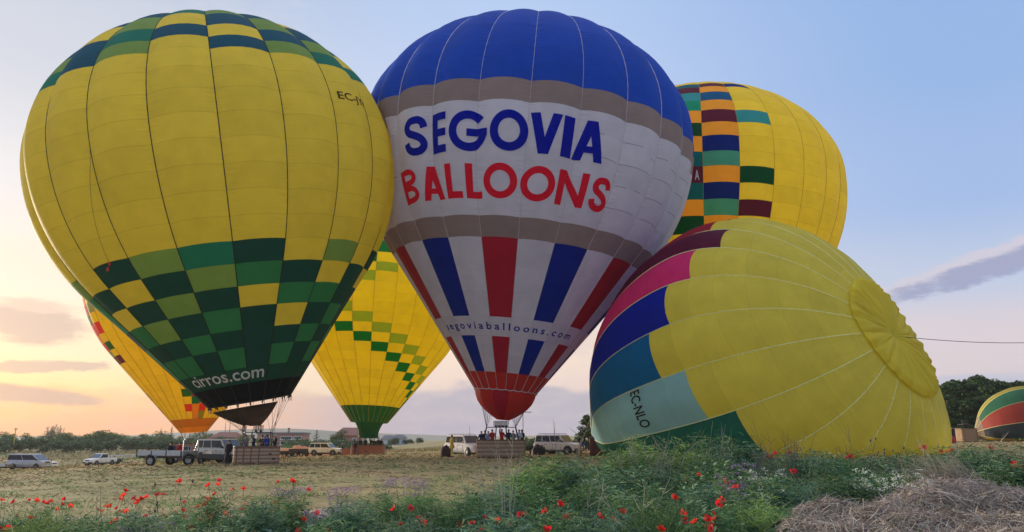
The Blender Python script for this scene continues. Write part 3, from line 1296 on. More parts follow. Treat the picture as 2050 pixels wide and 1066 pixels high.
# dark fastening slots along the panel seams of the plain right side
for g, h, u0, u1 in ((2, 17.85, .05, .5), (3, 17.85, .0, .45), (3, 17.4, .75, 1.0), (4, 17.85, .0, .3), (4, 17.4, .45, .95), (5, 17.6, .1, .7), (2, 16.35, .3, .95), (3, 16.35, .0, .9), (4, 16.35, .05, .98), (5, 16.35, .1, .8),
                      (3, 14.9, .05, .3), (3, 14.9, .55, .75), (4, 14.9, .0, .6), (5, 14.9, .1, .9), (2, 13.45, .5, 1.0), (3, 13.45, .0, .8), (4, 13.45, .1, .9), (-3, 17.85, .2, .9), (-3, 16.35, .3, .9), (-4, 17.85, .3, .9), (-4, 16.35, .2, .9), (-3, 14.9, .4, .9)):
    uu = np.linspace(u0, u1, 6)
    sl_ = E_seg.s_of_h(h)
    b = MB()
    b.grid(np.stack([E_seg.pt(E_seg.gore(g, uu), np.full(6, sl_ + q), .015) for q in (-.014, .014)]) - rl)
    b.build('fastening_slot', M_slot, B2)
M_wk = wicker('segovia', (134, 108, 86))
basket(B2, (0, 0, 0), 0.02, 3.85, 1.7, 1.32, M_wk, straps=(), hole=((-.15, .55),), frame_h=1.02, bands=8, n_pole=8, padded=True, band_alt=wicker('segovia_pale', (160, 134, 108)), fl=.44)
rig(B2, E_seg, frame_top(bs, .02, 3.85, 1.7, 1.32, 1.02), 24, .013)

# ================= yellow and green one behind the two
bm_ = onto(737, 99.0)
B3 = empty('hot_air_balloon', bm_, 0, 'bright yellow hot air balloon with green chequered zigzag, behind and between the two largest', 'hot air balloon')
hs = [1.36, 2.38, 3.29] + [4.618, 5.513, 6.463, 7.411, 8.452, 9.436, 10.48, 11.55, 12.646, 13.805, 15.0, 16.25, 17.489, 18.744, 19.905, 21.264]
nrow = {4.618: 7}
rows = rows_from(E_mid, hs, 7)


def col_mid(g, k):
    if k < 2: return 'm_hem'
    r = 10 - k                      # photo row: 7 at k=3, counts down upwards
    gg = g if g >= -6 else g + 28
    if k == 2:
        return 'm_green' if g in (8,) else 'm_yellow'
    if 0 <= g <= 7 and r == g: return 'm_green'
    if 0 <= g <= 8 and r == g - 2: return 'm_light'
    if g < 0:
        q = -g - 1
        if r == -1 + -q: return 'm_green'
        if r == -3 - q: return 'm_light'
    if 0 <= g <= 3 and r == -4 - g: return 'm_light'
    if 0 <= g <= 3 and r == -6 - g: return 'm_green'
    if g == 10 and r == 2: return 'm_green'
    return 'm_yellow'


build_envelope(E_mid, B3, rows, col_mid, M_tape_yellow, .025, seen=lambda x, y: y > 470 and 590 < x < 920)
rl = np.array(B3.location)
b = MB()
th = np.linspace(0, 2 * PI, 57)
P = []
r1 = float(np.interp(E_mid.s_of_h(1.36), E_mid.s, E_mid.r))
for t in np.linspace(0, 1, 9):
    rad = (1.80 - 0.62 * (1 - (1 - t) ** 2)) + .04 * np.sin(th * 14)
    c = E_mid.base + E_mid.A * (1.36 - 1.95 * t)
    P.append(c + (np.cos(th)[:, None] * E_mid.e1 + np.sin(th)[:, None] * E_mid.e2) * rad[:, None])
b.grid(np.stack(P) - rl)
b.build('skirt', MATS['fabric_m_hem'], B3)
basket(B3, (0, 0, 0), 0.0, 4.2, 1.7, 1.15, wicker('far', (150, 100, 82)), straps=(-.52,), hole=((-.05, .35),), frame_h=1.0, n_pole=8, fl=.32)
rig(B3, E_mid, frame_top(bm_, 0, 4.2, 1.7, 1.15, 1.0), 14, .02)

# ================= orange-yellow one behind the left
bo = onto(391, 87.0)
B4 = empty('hot_air_balloon', bo, 0, 'orange yellow hot air balloon with red and green squares, half hidden at left', 'hot air balloon')
hs = [0.0, .55, 1.42] + [2.202, 2.963, 3.737, 4.527, 5.3, 6.1, 6.95, 7.8, 8.6, 9.25, 10.053, 10.904, 12.095, 13.141, 14.2]
rows = rows_from(E_ora, hs, 9)


def col_ora(g, k):
    if k == 0: return 'o_skirt'
    if k == 1: return 'o_brown'
    r = 5 - k                     # photo row 0 at k=5
    T = {(0, 0): 'o_green', (1, 0): 'o_red', (1, -1): 'o_red', (1, 1): 'o_teal', (2, 0): 'o_orange', (2, 1): 'o_orange', (2, -1): 'o_orange', (0, 2): 'o_red',
         (1, 2): 'o_orange', (1, 3): 'o_orange', (2, 2): 'o_red', (2, 3): 'o_olive', (3, 1): 'o_sage', (3, 0): 'o_orange'}
    if (g, r) in T: return T[(g, r)]
    T2 = {(-5, 14): 'o_red', (-6, 14): 'o_pink', (-6, 15): 'o_green', (-5, 12): 'o_green', (-6, 12): 'o_pink', (-6, 13): 'o_orange', (-5, 10): 'o_purple', (-6, 10): 'o_purple', (-6, 11): 'o_sage',
          (-7, 13): 'o_red', (-6, 5): 'o_sage', (-7, 8): 'o_green', (-6, 17): 'o_orange', (-6, 16): 'o_pink', (-7, 11): 'o_green', (-6, 3): 'o_olive', (-5, 16): 'o_sage'}
    if (g, k) in T2: return T2[(g, k)]
    return 'o_yellow'


build_envelope(E_ora, B4, rows, col_ora, M_tape_yellow, .02, seen=lambda x, y: x < 460 and y > 560)
basket(B4, (0, 0, 0), 0.2, 3.2, 1.6, 1.15, wicker('orange', (130, 96, 78)), straps=(), hole=False, frame_h=.6, n_pole=4)
rig(B4, E_ora, frame_top(bo, .2, 3.2, 1.6, 1.15, .6), 12, .02)

# ================= many-coloured one behind right
br = onto(1415, 78.0)
B5 = empty('hot_air_balloon', br, 0, 'yellow hot air balloon with a column of coloured blocks, behind the lying one', 'hot air balloon')
hs = fill([0, 8.1, 11.2], 1.6) + [12.6, 14.1, 15.5, 16.975, 18.374, 19.853, 21.362, 22.754, 24.3, 25.735, 27.2, 28.53, 29.86, 31.0, 31.9]
kE = len(hs) - 15
rows = rows_from(E_right, hs, 6)
CR = {0: {0: 'orange', 1: 'teal', 2: 'blue', 3: 'orange', 4: 'teal', 5: 'blue', 6: 'orange', 7: 'maroon', 8: 'orange', 9: 'azure', 10: 'orange', 11: 'maroon'},
      -1: {0: 'green', 1: 'orange', 2: 'petrol', 3: 'maroon', 4: 'petrol', 5: 'orange', 6: 'green', 7: 'orange', 8: 'sea', 9: 'cyan', 10: 'maroon', 11: 'petrol'},
      1: {1: 'maroon', 3: 'green', 7: 'cyan', 11: 'blue'}, -2: {0: 'orange', 1: 'green'}, 7: {6: 'maroon', 3: 'yellow'}, 8: {5: 'maroon', 2: 'cyan', 1: 'orange', 0: 'orange'}, 9: {5: 'blue', 2: 'azure', 7: 'maroon'}}


def col_right(g, k):
    q = k - (kE + 2)               # row index 0 starts at h = 15.5
    c = CR.get(g, {}).get(q)
    return 'r_' + (c or 'yellow')


build_envelope(E_right, B5, rows, col_right, M_tape_yellow, .02, seen=lambda x, y: y < 500 and x > 1330)
put_text(E_right, B5, 'A', -1.842, -1.815, 20.1, 21.0, M_white_print, bold=.02)

# ================= the one lying on the ground
ca_ = E_fall.base
B6 = empty('hot_air_balloon', (ca_[0], ca_[1], gz(ca_[0], ca_[1])), 0, 'half inflated yellow hot air balloon lying on its side, marked EC-NLO', 'hot air balloon')
hs = [0.0, 2.0, 4.0, 6.2, 8.4, 10.6, 12.5, 14.5, 16.1, 17.55, 18.9, 20.4, 21.6, 22.6, 23.3]
rows = rows_from(E_fall, hs)
rows.append(float(np.interp(-.72 * np.interp(rows[-1], E_fall.s, E_fall.r), -E_fall.r[-40:], E_fall.s[-40:])))
FC = {-4: ('red', 9), -3: ('maroon', 10), -2: ('pink', 9), -1: ('blue', 8), 0: ('mid', 7), 1: ('light', 8), 2: ('green', 9), -5: ('green', 9), 3: ('red', 9), 4: ('maroon', 9), 5: ('pink', 8)}


def col_fall(g, k):
    c = FC.get(g)
    return 'f_' + (c[0] if c and k < c[1] else 'yellow')


build_envelope(E_fall, B6, rows, col_fall, M_tape_cream, .03, nu=8)
put_text(E_fall, B6, 'EC-NLO', -1.80, -1.592, 11.9, 12.7, M_ink, bold=.012)
# crown vent: a pleated round panel with a rolled rim
rl = np.array(B6.location)
s0 = rows[-1]
c0 = E_fall.base + E_fall.A * float(np.interp(s0, E_fall.s, E_fall.h))
rv = float(np.interp(s0, E_fall.s, E_fall.r))
apex_h = E_fall.h[-1]
NTH = 24 * 8
th = E_fall.th0 + np.linspace(0, 2 * PI, NTH + 1)
u = (np.arange(NTH + 1) % 8) / 8.0
P = []
for t in np.linspace(0, 1, 14):
    rad = rv * 1.14 * (1 - t)
    lift = .10 + (apex_h - np.interp(s0, E_fall.s, E_fall.h)) * (1 - (1 - t) ** 1.6) * .85 - .3 * math.exp(-((t - 1) / .18) ** 2)
    ple = (4 * u * (1 - u)) * (.15 * (1 - t) ** .7 * min(1, (1 - t) * 3)) + .05 * np.sin(th * 37 + t * 9) * (1 - t)
    if t == 0:
        ple = ple * .4
        lift -= .12
    P.append(E_fall.fix(c0 + E_fall.A * (lift + ple)[:, None] + (np.cos(th)[:, None] * E_fall.e1 + np.sin(th)[:, None] * E_fall.e2) * (rad + ple * .25 * (t < .2))[:, None], 0))
P = np.stack(P)
for g in range(24):
    b = MB()
    b.grid(P[:, g * 8:g * 8 + 9] - rl)
    b.build('vent_panel', MATS['fabric_f_crown'], B6)
b = MB()
b.grid(np.stack([E_fall.fix(c0 + E_fall.A * q + (np.cos(th)[:, None] * E_fall.e1 + np.sin(th)[:, None] * E_fall.e2) * (rv * kk), 0) for q, kk in ((-.02, 1.02), (.02, .6), (.05, 0.0))]) - rl)
b.build('vent_backing', MATS['fabric_f_yellow'], B6)
apx = c0 + E_fall.A * (.22 + (apex_h - np.interp(s0, E_fall.s, E_fall.h)) * .85 - .5)
apx = E_fall.fix(apx[None], 0)[0]
b = MB()
b.lathe([(0.0, .05), (.28, .04), (.34, -.02), (.28, -.06)], 14, (0, 0, 0))
o = b.build('crown_ring', M_steel, B6, apx - rl)
o.rotation_euler = Vector(E_fall.A).to_track_quat('Z', 'Y').to_euler()
b = MB()
endp = at(2120, 684, 52)
cable(b, apx - rl, endp - rl, .25, .02, 14)
b.build('crown_rope', M_rope, B6)
# its basket lies on its side at the mouth
Bk = onto(1183, 63)
bk = basket(B6, Bk - rl + np.array([0, 0, .78]), 0.5, 2.9, 1.5, 1.15, wicker('lying', (104, 62, 54)), straps=(-.5, .5), frame_h=.7)
bk.rotation_euler = (PI / 2, 0, 1.35)

# ================= small striped one at the right edge
rk = onto(1960, 88)
E_str = Env(1.0, (rk[0], rk[1], rk[2] + 1.0), (1.0, -.42, .10), (4.7, 4.6, 5.2, 1.2, .6), -1.57 - .72, 12, bulge=.10, ground=True)
B7 = empty('hot_air_balloon', rk, 0, 'small striped balloon of green, red, slate and gold at the right edge', 'hot air balloon')
rows = list(np.linspace(0, E_str.s[-1] * .995, 12))


def col_str(g, k):
    if k == 0: return 'k_cream'
    return 'k_' + {-2: 'yellow', -1: 'green', 0: 'red', 1: 'slate', 2: 'gold'}.get(g, ('slate', 'red', 'green')[g % 3])


build_envelope(E_str, B7, rows, col_str, M_tape_cream, .03)

# ------------------------------------------------------------------ vehicles
M_white = mat('white_paint', (0.80, 0.80, 0.80, 1), rough=.28, var=.05, scale=2)
M_silver = mat('silver_paint', (0.42, 0.45, 0.50, 1), rough=.3, metal=.35, var=.05)
M_gold = mat('champagne_paint', (0.55, 0.52, 0.46, 1), rough=.32, metal=.2, var=.06)
M_clad = mat('grey_cladding', (0.07, 0.07, 0.075, 1), rough=.6, var=.15)
M_redp = mat('red_paint', (0.30, 0.06, 0.045, 1), rough=.4, var=.15)
M_dkp = mat('dark_paint', (0.03, 0.035, 0.05, 1), rough=.35)
M_glass = mat('window_glass', (0.025, 0.035, 0.05, 1), rough=.12, var=.1, spec=.25)
M_wind = mat('windscreen_glass', (0.08, 0.13, 0.22, 1), rough=.06, var=.1, spec=.7)
M_tyre = mat('tyre_rubber', (0.018, 0.018, 0.018, 1), rough=.9)
M_rim = mat('wheel_rim', (0.34, 0.34, 0.35, 1), rough=.4, metal=.5)
M_lamp = mat('headlamp', (0.75, 0.78, 0.82, 1), rough=.1, spec=.9)
M_tail = mat('tail_lamp', (0.4, 0.02, 0.02, 1), rough=.3)
M_black = mat('black_plastic', (0.015, 0.015, 0.016, 1), rough=.6)
M_plate = mat('number_plate', (0.7, 0.7, 0.66, 1), rough=.5)
M_alu = mat('aluminium', (0.52, 0.54, 0.56, 1), rough=.42, metal=.5, var=.12)
M_timber = mat('deck_timber', (0.16, 0.13, 0.10, 1), rough=.9, var=.25)


def section_loft(st, mi=0):
    """st: list of (x, [(y,z)...]) half sections, mirrored; returns verts and faces"""
    vs, fs = [], []
    n = len(st[0][1])
    for x, sec in st:
        vs += [(x, y, z) for y, z in sec]
        vs += [(x, -y, z) for y, z in reversed(sec)]
    m = 2 * n
    for i in range(len(st) - 1):
        for k in range(m - 1):
            fs.append((i * m + k, (i + 1) * m + k, (i + 1) * m + k + 1, i * m + k + 1))
        fs.append((i * m + m - 1, (i + 1) * m + m - 1, (i + 1) * m, i * m))
    fs.append(tuple(range(m)))
    fs.append(tuple(range((len(st) - 1) * m + m - 1, (len(st) - 1) * m - 1, -1)))
    return vs, fs


def wheel(root, x, y, r, wdt=.22):
    side = 1 if y > 0 else -1
    b = MB()
    b.lathe([(r * .62, -wdt / 2), (r * .93, -wdt / 2), (r, -wdt * .32), (r, wdt * .32), (r * .93, wdt / 2), (r * .62, wdt / 2)], 20, (0, 0, 0), 'y')
    wo_ = b.build('wheel', M_tyre, root, (x, y, r))
    b = MB()
    yy = side * wdt * .40
    b.lathe([(0, yy + side * .02), (r * .16, yy + side * .02), (r * .2, yy), (r * .5, yy - side * .01), (r * .6, yy + side * .02), (r * .63, yy - side * .04)], 20, (0, 0, 0), 'y')
    for a in range(5):
        t = a * 2 * PI / 5
        b.box((math.cos(t) * r * .36, yy + side * .005, math.sin(t) * r * .36), (r * .1, .03, r * .1))
    b.build('rim', M_rim, wo_)
    return wo_


def car(name, label, cat, loc, rz, kind='suv', paint=None, L=4.75, Wd=1.86, H=1.86, clad=True, group=None):
    t = empty(name, loc, rz, label, cat, group)
    paint = paint or M_white
    w = Wd / 2
    if kind == 'van':
        zb, hood0, hoodz, ws0, ws1, rr0, rr1 = H * .56, L * .30, H * .55, L * .40, L * .18, -L * .47, -L * .49
        r = .33
    elif kind == 'hatch':
        zb, hood0, hoodz, ws0, ws1, rr0, rr1 = H * .62, L * .22, H * .58, L * .24, L * .06, -L * .30, -L * .46
        r = .31
    elif kind == 'pickup':
        zb, hood0, hoodz, ws0, ws1, rr0, rr1 = H * .60, L * .20, H * .56, L * .22, L * .08, -L * .14, -L * .16
        r = .37
    else:
        zb, hood0, hoodz, ws0, ws1, rr0, rr1 = H * .60, L * .22, H * .57, L * .235, L * .11, -L * .46, -L * .49
        r = .385
    zg = .26 if kind in ('van', 'hatch') else .36

    def sec(k, z0, z1, tuck=.0):
        return [(w * k * .90, z0), (w * k * .985, z0 + (z1 - z0) * .22), (w * k, z0 + (z1 - z0) * .5), (w * k * (.985 - tuck), z0 + (z1 - z0) * .86), (w * k * (.93 - tuck), z1), (w * k * .3, z1 + .015)]
    fx = L / 2
    st = [(-fx, sec(.93, zg + .12, zb - .06)), (-fx + .12, sec(.985, zg, zb)), (-L * .25, sec(1.0, zg - .02, zb)), (0, sec(1.0, zg - .02, zb)), (hood0, sec(1.0, zg - .02, zb - .01)),
          (hood0 + (fx - hood0) * .5, sec(.985, zg, hoodz)), (fx - .18, sec(.95, zg, hoodz - .07)), (fx - .03, sec(.88, zg + .06, hoodz - .2)), (fx, sec(.84, zg + .12, hoodz - .3))]
    if kind == 'pickup':
        st = [(-fx, sec(.97, zg + .1, zb - .02)), (-L * .2, sec(1.0, zg, zb - .02))] + st[3:]
    b = MB()
    v, f = section_loft(st)
    b.add(v, f, 0, False)
    body = b.build('body', paint, t)
    bv = body.modifiers.new('soft', 'BEVEL')
    bv.width = .045
    bv.segments = 2
    bv.limit_method = 'ANGLE'
    # cabin
    top = H - .04
    inset = .78 if kind != 'van' else .86
    zc = zb - .03
    cab = [(ws0, w * .90, zc), (ws1, w * inset, top), (rr0, w * inset, top - .02), (rr1, w * .90, zc)]
    mid = [(ws0 * .45 + ws1 * .55, w * (.4 * .9 + .6 * inset), zc * .42 + top * .58)]
    b = MB()
    vs, fs = [], []
    for x, y, z in cab:
        vs += [(x, y, z), (x, -y, z)]
    fs = [(0, 1, 3, 2), (2, 3, 5, 4), (4, 5, 7, 6), (0, 2, 4, 6), (1, 7, 5, 3), (0, 6, 7, 1)]
    b.add(vs, fs, 0)
    cb = b.build('cabin', paint, t)
    bv = cb.modifiers.new('soft', 'BEVEL')
    bv.width = .07
    bv.segments = 2

    # windows: side panes lie on the cabin side planes, a little proud
    def side_pt(x, f_, s, off=.014):
        """f_ 0 at belt, 1 at roof"""
        return (x, s * (w * .90 + (w * inset - w * .90) * f_ + off), zc + (top - zc) * f_)

    def xlim(f_):
        return ws0 + (ws1 - ws0) * f_, rr1 + (rr0 - rr1) * f_
    a0, a1 = .13, .84
    n_win = {'van': [(-.98, -.02), (.03, .9)], 'suv': [(-.94, -.5), (-.44, .08), (.14, .86)], 'hatch': [(-.86, -.05), (.02, .86)], 'pickup': [(-.8, .84)]}[kind]
    for s in (-1, 1):
        for p0, p1 in n_win:
            q = []
            for f_ in (a0, a1):
                xf, xr = xlim(f_)
                xm, hw = (xf + xr) / 2, (xf - xr) / 2
                q.append((xm + hw * p0, xm + hw * p1))
            b = MB()
            pts = [side_pt(q[0][0], a0, s), side_pt(q[0][1], a0, s), side_pt(q[1][1], a1, s), side_pt(q[1][0], a1, s)]
            b.add(pts, [(0, 1, 2, 3) if s < 0 else (3, 2, 1, 0)], 0)
            pin = [(p[0], p[1] - s * .03, p[2]) for p in pts]
            b.add(pts + pin, [(0, 4, 5, 1), (1, 5, 6, 2), (2, 6, 7, 3), (3, 7, 4, 0)], 1)
            b.build('side_window', [M_glass, M_black], t)
    for nm, xa, xb, sg in (('windscreen', ws0, ws1, 1), ('rear_window', rr1, rr0, -1)):
        f0, f1 = .10, .88
        y0, y1 = w * .90 * .93, w * inset * .93
        pts = []
        for f_, yy in ((f0, w * .90 + (w * inset - w * .9) * f0 - .07), (f1, w * .90 + (w * inset - w * .9) * f1 - .07)):
            x = xa + (xb - xa) * f_ + sg * .014
            z = zc + (top - zc) * f_ + .012
            pts.append([(x, yy, z), (x, -yy, z)])
        (p0, p1), (p2, p3) = pts
        b = MB()
        b.add([p0, p1, p3, p2], [(0, 3, 2, 1) if sg > 0 else (0, 1, 2, 3)], 0)
        b.build(nm, M_wind if sg > 0 else M_glass, t)
    # wheels and arches
    xw = (L * .31, -L * .30) if kind != 'van' else (L * .335, -L * .29)
    for x in xw:
        for s in (-1, 1):
            b = MB()
            b.lathe([(0, s * .012), (r * 1.2, s * .012), (r * 1.24, -s * .05)], 22, (x, s * w * .985, r * 1.05), 'y')
            b.build('wheel_arch', M_clad if clad else M_black, t)
            wheel(t, x, s * (w - .10), r)
    if clad:
        b = MB()
        for s in (-1, 1):
            b.box((0, s * (w * .97), zg + .02), (L * .40, .10, .16), 0, bev=.02)
        b.build('side_sill', M_clad, t)
    if paint is M_gold:
        for s in (-1, 1):
            b = MB()
            b.box((0, s * (w * .985), zg + .20), (L * .97, .05, .30), 0, bev=.015)
            b.build('lower_cladding', M_clad, t)
    # front
    zf = hoodz - .25
    for s in (-1, 1):
        b = MB()
        b.box((fx - .1, s * w * .68, zf + .05), (.2, w * .36, .19), 0, bev=.03)
        b.build('headlight', M_lamp, t)
        b = MB()
        b.box((-fx + .06, s * w * .84, zb - .22), (.16, .16, .34), 0, bev=.03)
        b.build('tail_light', M_tail, t)
        b = MB()
        b.box((ws0 * .86, s * (w * .98 + .09), zb + .10), (.12, .2, .16), 0, bev=.03)
        b.build('mirror', paint if kind == 'suv' and not clad else M_black, t)
        for hx in (-.18 * L, .04 * L):
            b = MB()
            b.box((hx, s * (w + .004), zb - .14), (.16, .03, .035))
            b.build('door_handle', M_black, t)
        # door shut lines
        for hx in (.155 * L, -.03 * L, -.22 * L):
            b = MB()
            b.box((hx, s * (w * .997), zg + (zb - zg) * .52), (.014, .012, (zb - zg) * .7))
            b.build('door_gap', M_black, t)
    b = MB()
    b.box((fx - .01, 0, zf + .04), (.06, w * .86, .17), 0, bev=.02)
    for k in range(3):
        b.box((fx + .02, 0, zf - .01 + k * .05), (.02, w * .8, .014), 1)
    b.build('grille', [M_black, M_rim], t)
    b = MB()
    b.box((fx - .07, 0, zg + .13), (.24, Wd * .93, .24), 0, bev=.05)
    b.build('front_bumper', M_clad if clad else paint, t)
    b = MB()
    b.box((-fx + .05, 0, zg + .13), (.22, Wd * .95, .22), 0, bev=.05)
    b.build('rear_bumper', M_clad if clad else paint, t)
    b = MB()
    b.box((fx + .055, 0, zg + .14), (.012, .5, .11))
    b.build('number_plate', M_plate, t)
    if kind == 'suv':
        for s in (-1, 1):
            b = MB()
            b.tube([(ws1 - .1, s * w * .68, top), (ws1 - .2, s * w * .68, top + .08), (rr0 + .3, s * w * .68, top + .08), (rr0 + .2, s * w * .68, top)], .022, 5)
            b.build('roof_rail', M_black, t)
    b = MB()
    b.box((0, 0, zg - .02), (L * .8, Wd * .7, .2))
    b.build('underbody', M_black, t)
    if kind == 'pickup':
        b = MB()
        b.box((-L * .33, 0, zb - .01), (L * .31, Wd * .8, .02))
        b.build('load_bed', M_black, t)
    return t


def trailer(name, label, loc, rz, L=4.5, Wd=2.0, side=.38, deck=.62, m=None, wheels=((-.1, ), ), r=.34, goal=False, rails=True, group=None):
    m = m or M_alu
    t = empty(name, loc, rz, label, 'trailer', group)
    b = MB()
    b.box((0, 0, deck), (L, Wd, .07))
    b.build('deck', M_timber, t)
    b = MB()
    for y in (-.35, .35):
        b.box((0, y * Wd, deck - .09), (L, .09, .12))
    b.build('chassis', M_darksteel, t)
    for s in (-1, 1):
        n = max(2, round(L / 1.4))
        for i in range(n):
            b = MB()
            b.box((-L / 2 + L * (i + .5) / n, s * Wd / 2, deck + side / 2 + .03), (L / n - .03, .04, side), 0, bev=.01)
            b.build('side_board', m, t)
    for s in (-1, 1):
        b = MB()
        b.box((s * L / 2, 0, deck + side / 2 + .03), (.04, Wd - .05, side), 0, bev=.01)
        b.build('end_board', m, t)
    b = MB()
    for i in range(max(2, round(L / 1.4)) + 1):
        for s in (-1, 1):
            b.box((-L / 2 + L * i / max(2, round(L / 1.4)), s * (Wd / 2 + .02), deck + side / 2), (.06, .05, side + .12))
    b.build('stanchion', M_darksteel, t)
    for x in wheels:
        for s in (-1, 1):
            wheel(t, x * L, s * (Wd / 2 + .14), r, .2)
            b = MB()
            P = [(x * L + (r + .1) * math.cos(a), (r + .1) * math.sin(a) + r) for a in np.radians(np.linspace(10, 170, 9))]
            b.grid(np.array([[(p[0], s * (Wd / 2 + .02), p[1]) for p in P], [(p[0], s * (Wd / 2 + .27), p[1]) for p in P]]))
            b.build('mudguard', m, t)
    b = MB()
    b.tube([(L / 2, -.3 * Wd, deck - .1), (L / 2 + 1.3, 0, deck - .15)], .05, 5)
    b.tube([(L / 2, .3 * Wd, deck - .1), (L / 2 + 1.3, 0, deck - .15)], .05, 5)
    b.tube([(L / 2 + 1.1, 0, deck - .1), (L / 2 + 1.1, 0, .06)], .035, 5)
    b.box((L / 2 + 1.1, 0, .05), (.16, .1, .1))
    b.build('drawbar', M_darksteel, t)
    if goal:
        b = MB()
        hgt = goal
        for y in (-1, 1):
            b.tube([(L / 2 + .1, y * Wd * .46, deck - .1), (L / 2 + .1, y * Wd * .46, deck + hgt - .15), (L / 2 + .1, y * Wd * .38, deck + hgt)], .04, 6)
        b.tube([(L / 2 + .1, -Wd * .38, deck + hgt), (L / 2 + .1, 0, deck + hgt + .08), (L / 2 + .1, Wd * .38, deck + hgt)], .04, 6)
        for y in (-.16, 0, .16):
            b.tube([(L / 2 + .1, y * Wd, deck), (L / 2 + .1, y * Wd, deck + hgt * .55)], .02, 5)
        b.tube([(L / 2 + .1, -Wd * .46, deck + hgt * .55), (L / 2 + .1, Wd * .46, deck + hgt * .55)], .025, 5)
        b.build('head_frame', m, t)
    return t


def spot(px, y):
    return onto(px, y)


def face_to(px_dx):             # heading so that the nose points right in the picture
    return px_dx


car('van', 'silver passenger van with a long dark side window, at far left behind the field', 'van', spot(62, 98), -.10, 'van', M_silver, 4.95, 1.95, 1.92, clad=False)
car('parked_car', 'white car parked just behind the silver van, only its nose showing', 'car', spot(82, 103), -.12, 'hatch', M_white, 4.5, 1.8, 1.52, clad=False)
car('pickup_truck', 'white pickup facing the camera, standing alone between van and trailer', 'pickup', spot(203, 119), -PI + .95 + .35, 'pickup', M_white, 5.0, 1.85, 1.86, clad=True)
car('jeep', 'champagne off-roader with dark lower sides parked behind the leftmost basket', 'car', spot(447, 58.5), -.50, 'suv', M_gold, 4.7, 1.86, 1.86, clad=True)
car('old_jeep', 'red off-roader with pale roof half hidden behind the flat trailer', 'car', spot(384, 79), -.35, 'suv', M_redp, 4.2, 1.75, 1.9, clad=True)
car('jeep', 'white off-roader in the distance hitched to a low black trailer', 'car', spot(653, 106), -.22, 'suv', M_white, 4.55, 1.84, 1.80, clad=True)
car('jeep', 'white off-roader parked between the person in yellow and the middle basket', 'car', spot(934, 68), -.92, 'suv', M_white, 4.75, 1.87, 1.9, clad=False)
car('jeep', 'white off-roader with black bumper at the right of the middle basket', 'car', spot(1120, 70.5), -.62, 'suv', M_white, 4.6, 1.86, 1.86, clad=True)
car('parked_car', 'dark blue car in shade under the pines at right', 'car', spot(1906, 90), PI - .5, 'hatch', M_dkp, 4.3, 1.8, 1.6, clad=False)

trailer('flat_trailer', 'low pale flat trailer cut off by the left edge, behind the van', spot(-8, 97), -.05, 4.6, 2.0, .3, .5, M_alu, (-.1,))
trailer('flat_trailer', 'long aluminium flat trailer with a white head frame, left of the champagne off-roader', spot(334, 57), -.22, 3.7, 1.9, .34, .72, M_alu, (-.14,), .38, goal=1.25)
trailer('small_trailer', 'small dark trailer hitched behind the white pickup', spot(231, 124), .3, 2.2, 1.5, .35, .5, M_darksteel, (-.1, .15), .3)
trailer('low_trailer', 'long black trailer coupled to the distant white off-roader', spot(604, 107), -.08, 3.0, 1.8, .5, .55, M_dkp, (-.15, .12), .32)
trailer('low_trailer', 'short black trailer at the left end of the distant row', spot(577, 109), -.05, 1.9, 1.5, .35, .5, M_dkp, (-.1, .25), .3)
tr = trailer('cage_trailer', 'dark trailer with a tall frame left of the rightmost white off-roader', spot(1072, 73), -.3, 1.6, 1.7, .3, .5, M_darksteel, (0,), .33, goal=1.2)

# a spare wheel leaning on the flat trailer
c = spot(378, 56.3)
t = empty('spare_wheel', c, -.2, 'large spoked spare wheel leaning at the front of the aluminium trailer', 'wheel')
b = MB()
b.lathe([(.26, -.09), (.40, -.1), (.44, -.05), (.44, .05), (.40, .1), (.26, .09)], 22, (0, 0, .44), 'y')
b.build('tyre', M_tyre, t)
b = MB()
b.lathe([(0, -.05), (.1, -.06), (.24, -.02), (.28, -.08)], 18, (0, 0, .44), 'y')
b.build('rim', M_rim, t)

# ------------------------------------------------------------------ people
SKIN = mat('skin', lin(190, 140, 116), rough=.6, var=.06)
HAIRD = mat('dark_hair', (.02, .015, .012, 1), rough=.7)
HAIRG = mat('grey_hair', (.3, .29, .28, 1), rough=.7)
HAIRB = mat('brown_hair', (.07, .04, .025, 1), rough=.7)
CLO = {}


def cloth(n, r, g, b_):
    if n not in CLO:
        CLO[n] = mat('cloth_' + n, lin(r, g, b_), rough=.85, var=.18, scale=7, bump=.4, bscale=14)
    return CLO[n]


def rot2(v, a):
    return np.array([v[0] * math.cos(a) - v[1] * math.sin(a), v[0] * math.sin(a) + v[1] * math.cos(a), v[2]])


BASE = dict(pelvis=(0, 0, .93), waist=(0, .01, 1.08), chest=(0, .01, 1.30), neck=(0, .0, 1.47), head=(0, .025, 1.555), crown=(0, .02, 1.66),
            sl=(-.17, 0, 1.405), el_=(-.235, -.03, 1.13), wl_=(-.23, .08, .90), hl=(-.22, .13, .81), sr=(.17, 0, 1.405), er=(.235, -.03, 1.13), wr=(.23, .08, .90), hr=(.22, .13, .81),
            pl=(-.09, 0, .88), kl=(-.10, .03, .49), al=(-.105, -.01, .09), tl=(-.12, .15, .035), pr=(.09, 0, .88), kr=(.10, .03, .49), ar=(.105, -.01, .09), tr=(.12, .15, .035))
RAD = dict(pelvis=(.155, .115), waist=(.14, .105), chest=(.165, .12), neck=(.055, .06), head=(.078, .092), crown=(.07, .082), sl=(.078, .078), el_=(.052, .052), wl_=(.036, .034), hl=(.03, .04),
           pl=(.095, .1), kl=(.064, .064), al=(.042, .046), tl=(.035, .035))
for a_, b_ in (('sl', 'sr'), ('el_', 'er'), ('wl_', 'wr'), ('hl', 'hr'), ('pl', 'pr'), ('kl', 'kr'), ('al', 'ar'), ('tl', 'tr')):
    RAD[b_] = RAD[a_]
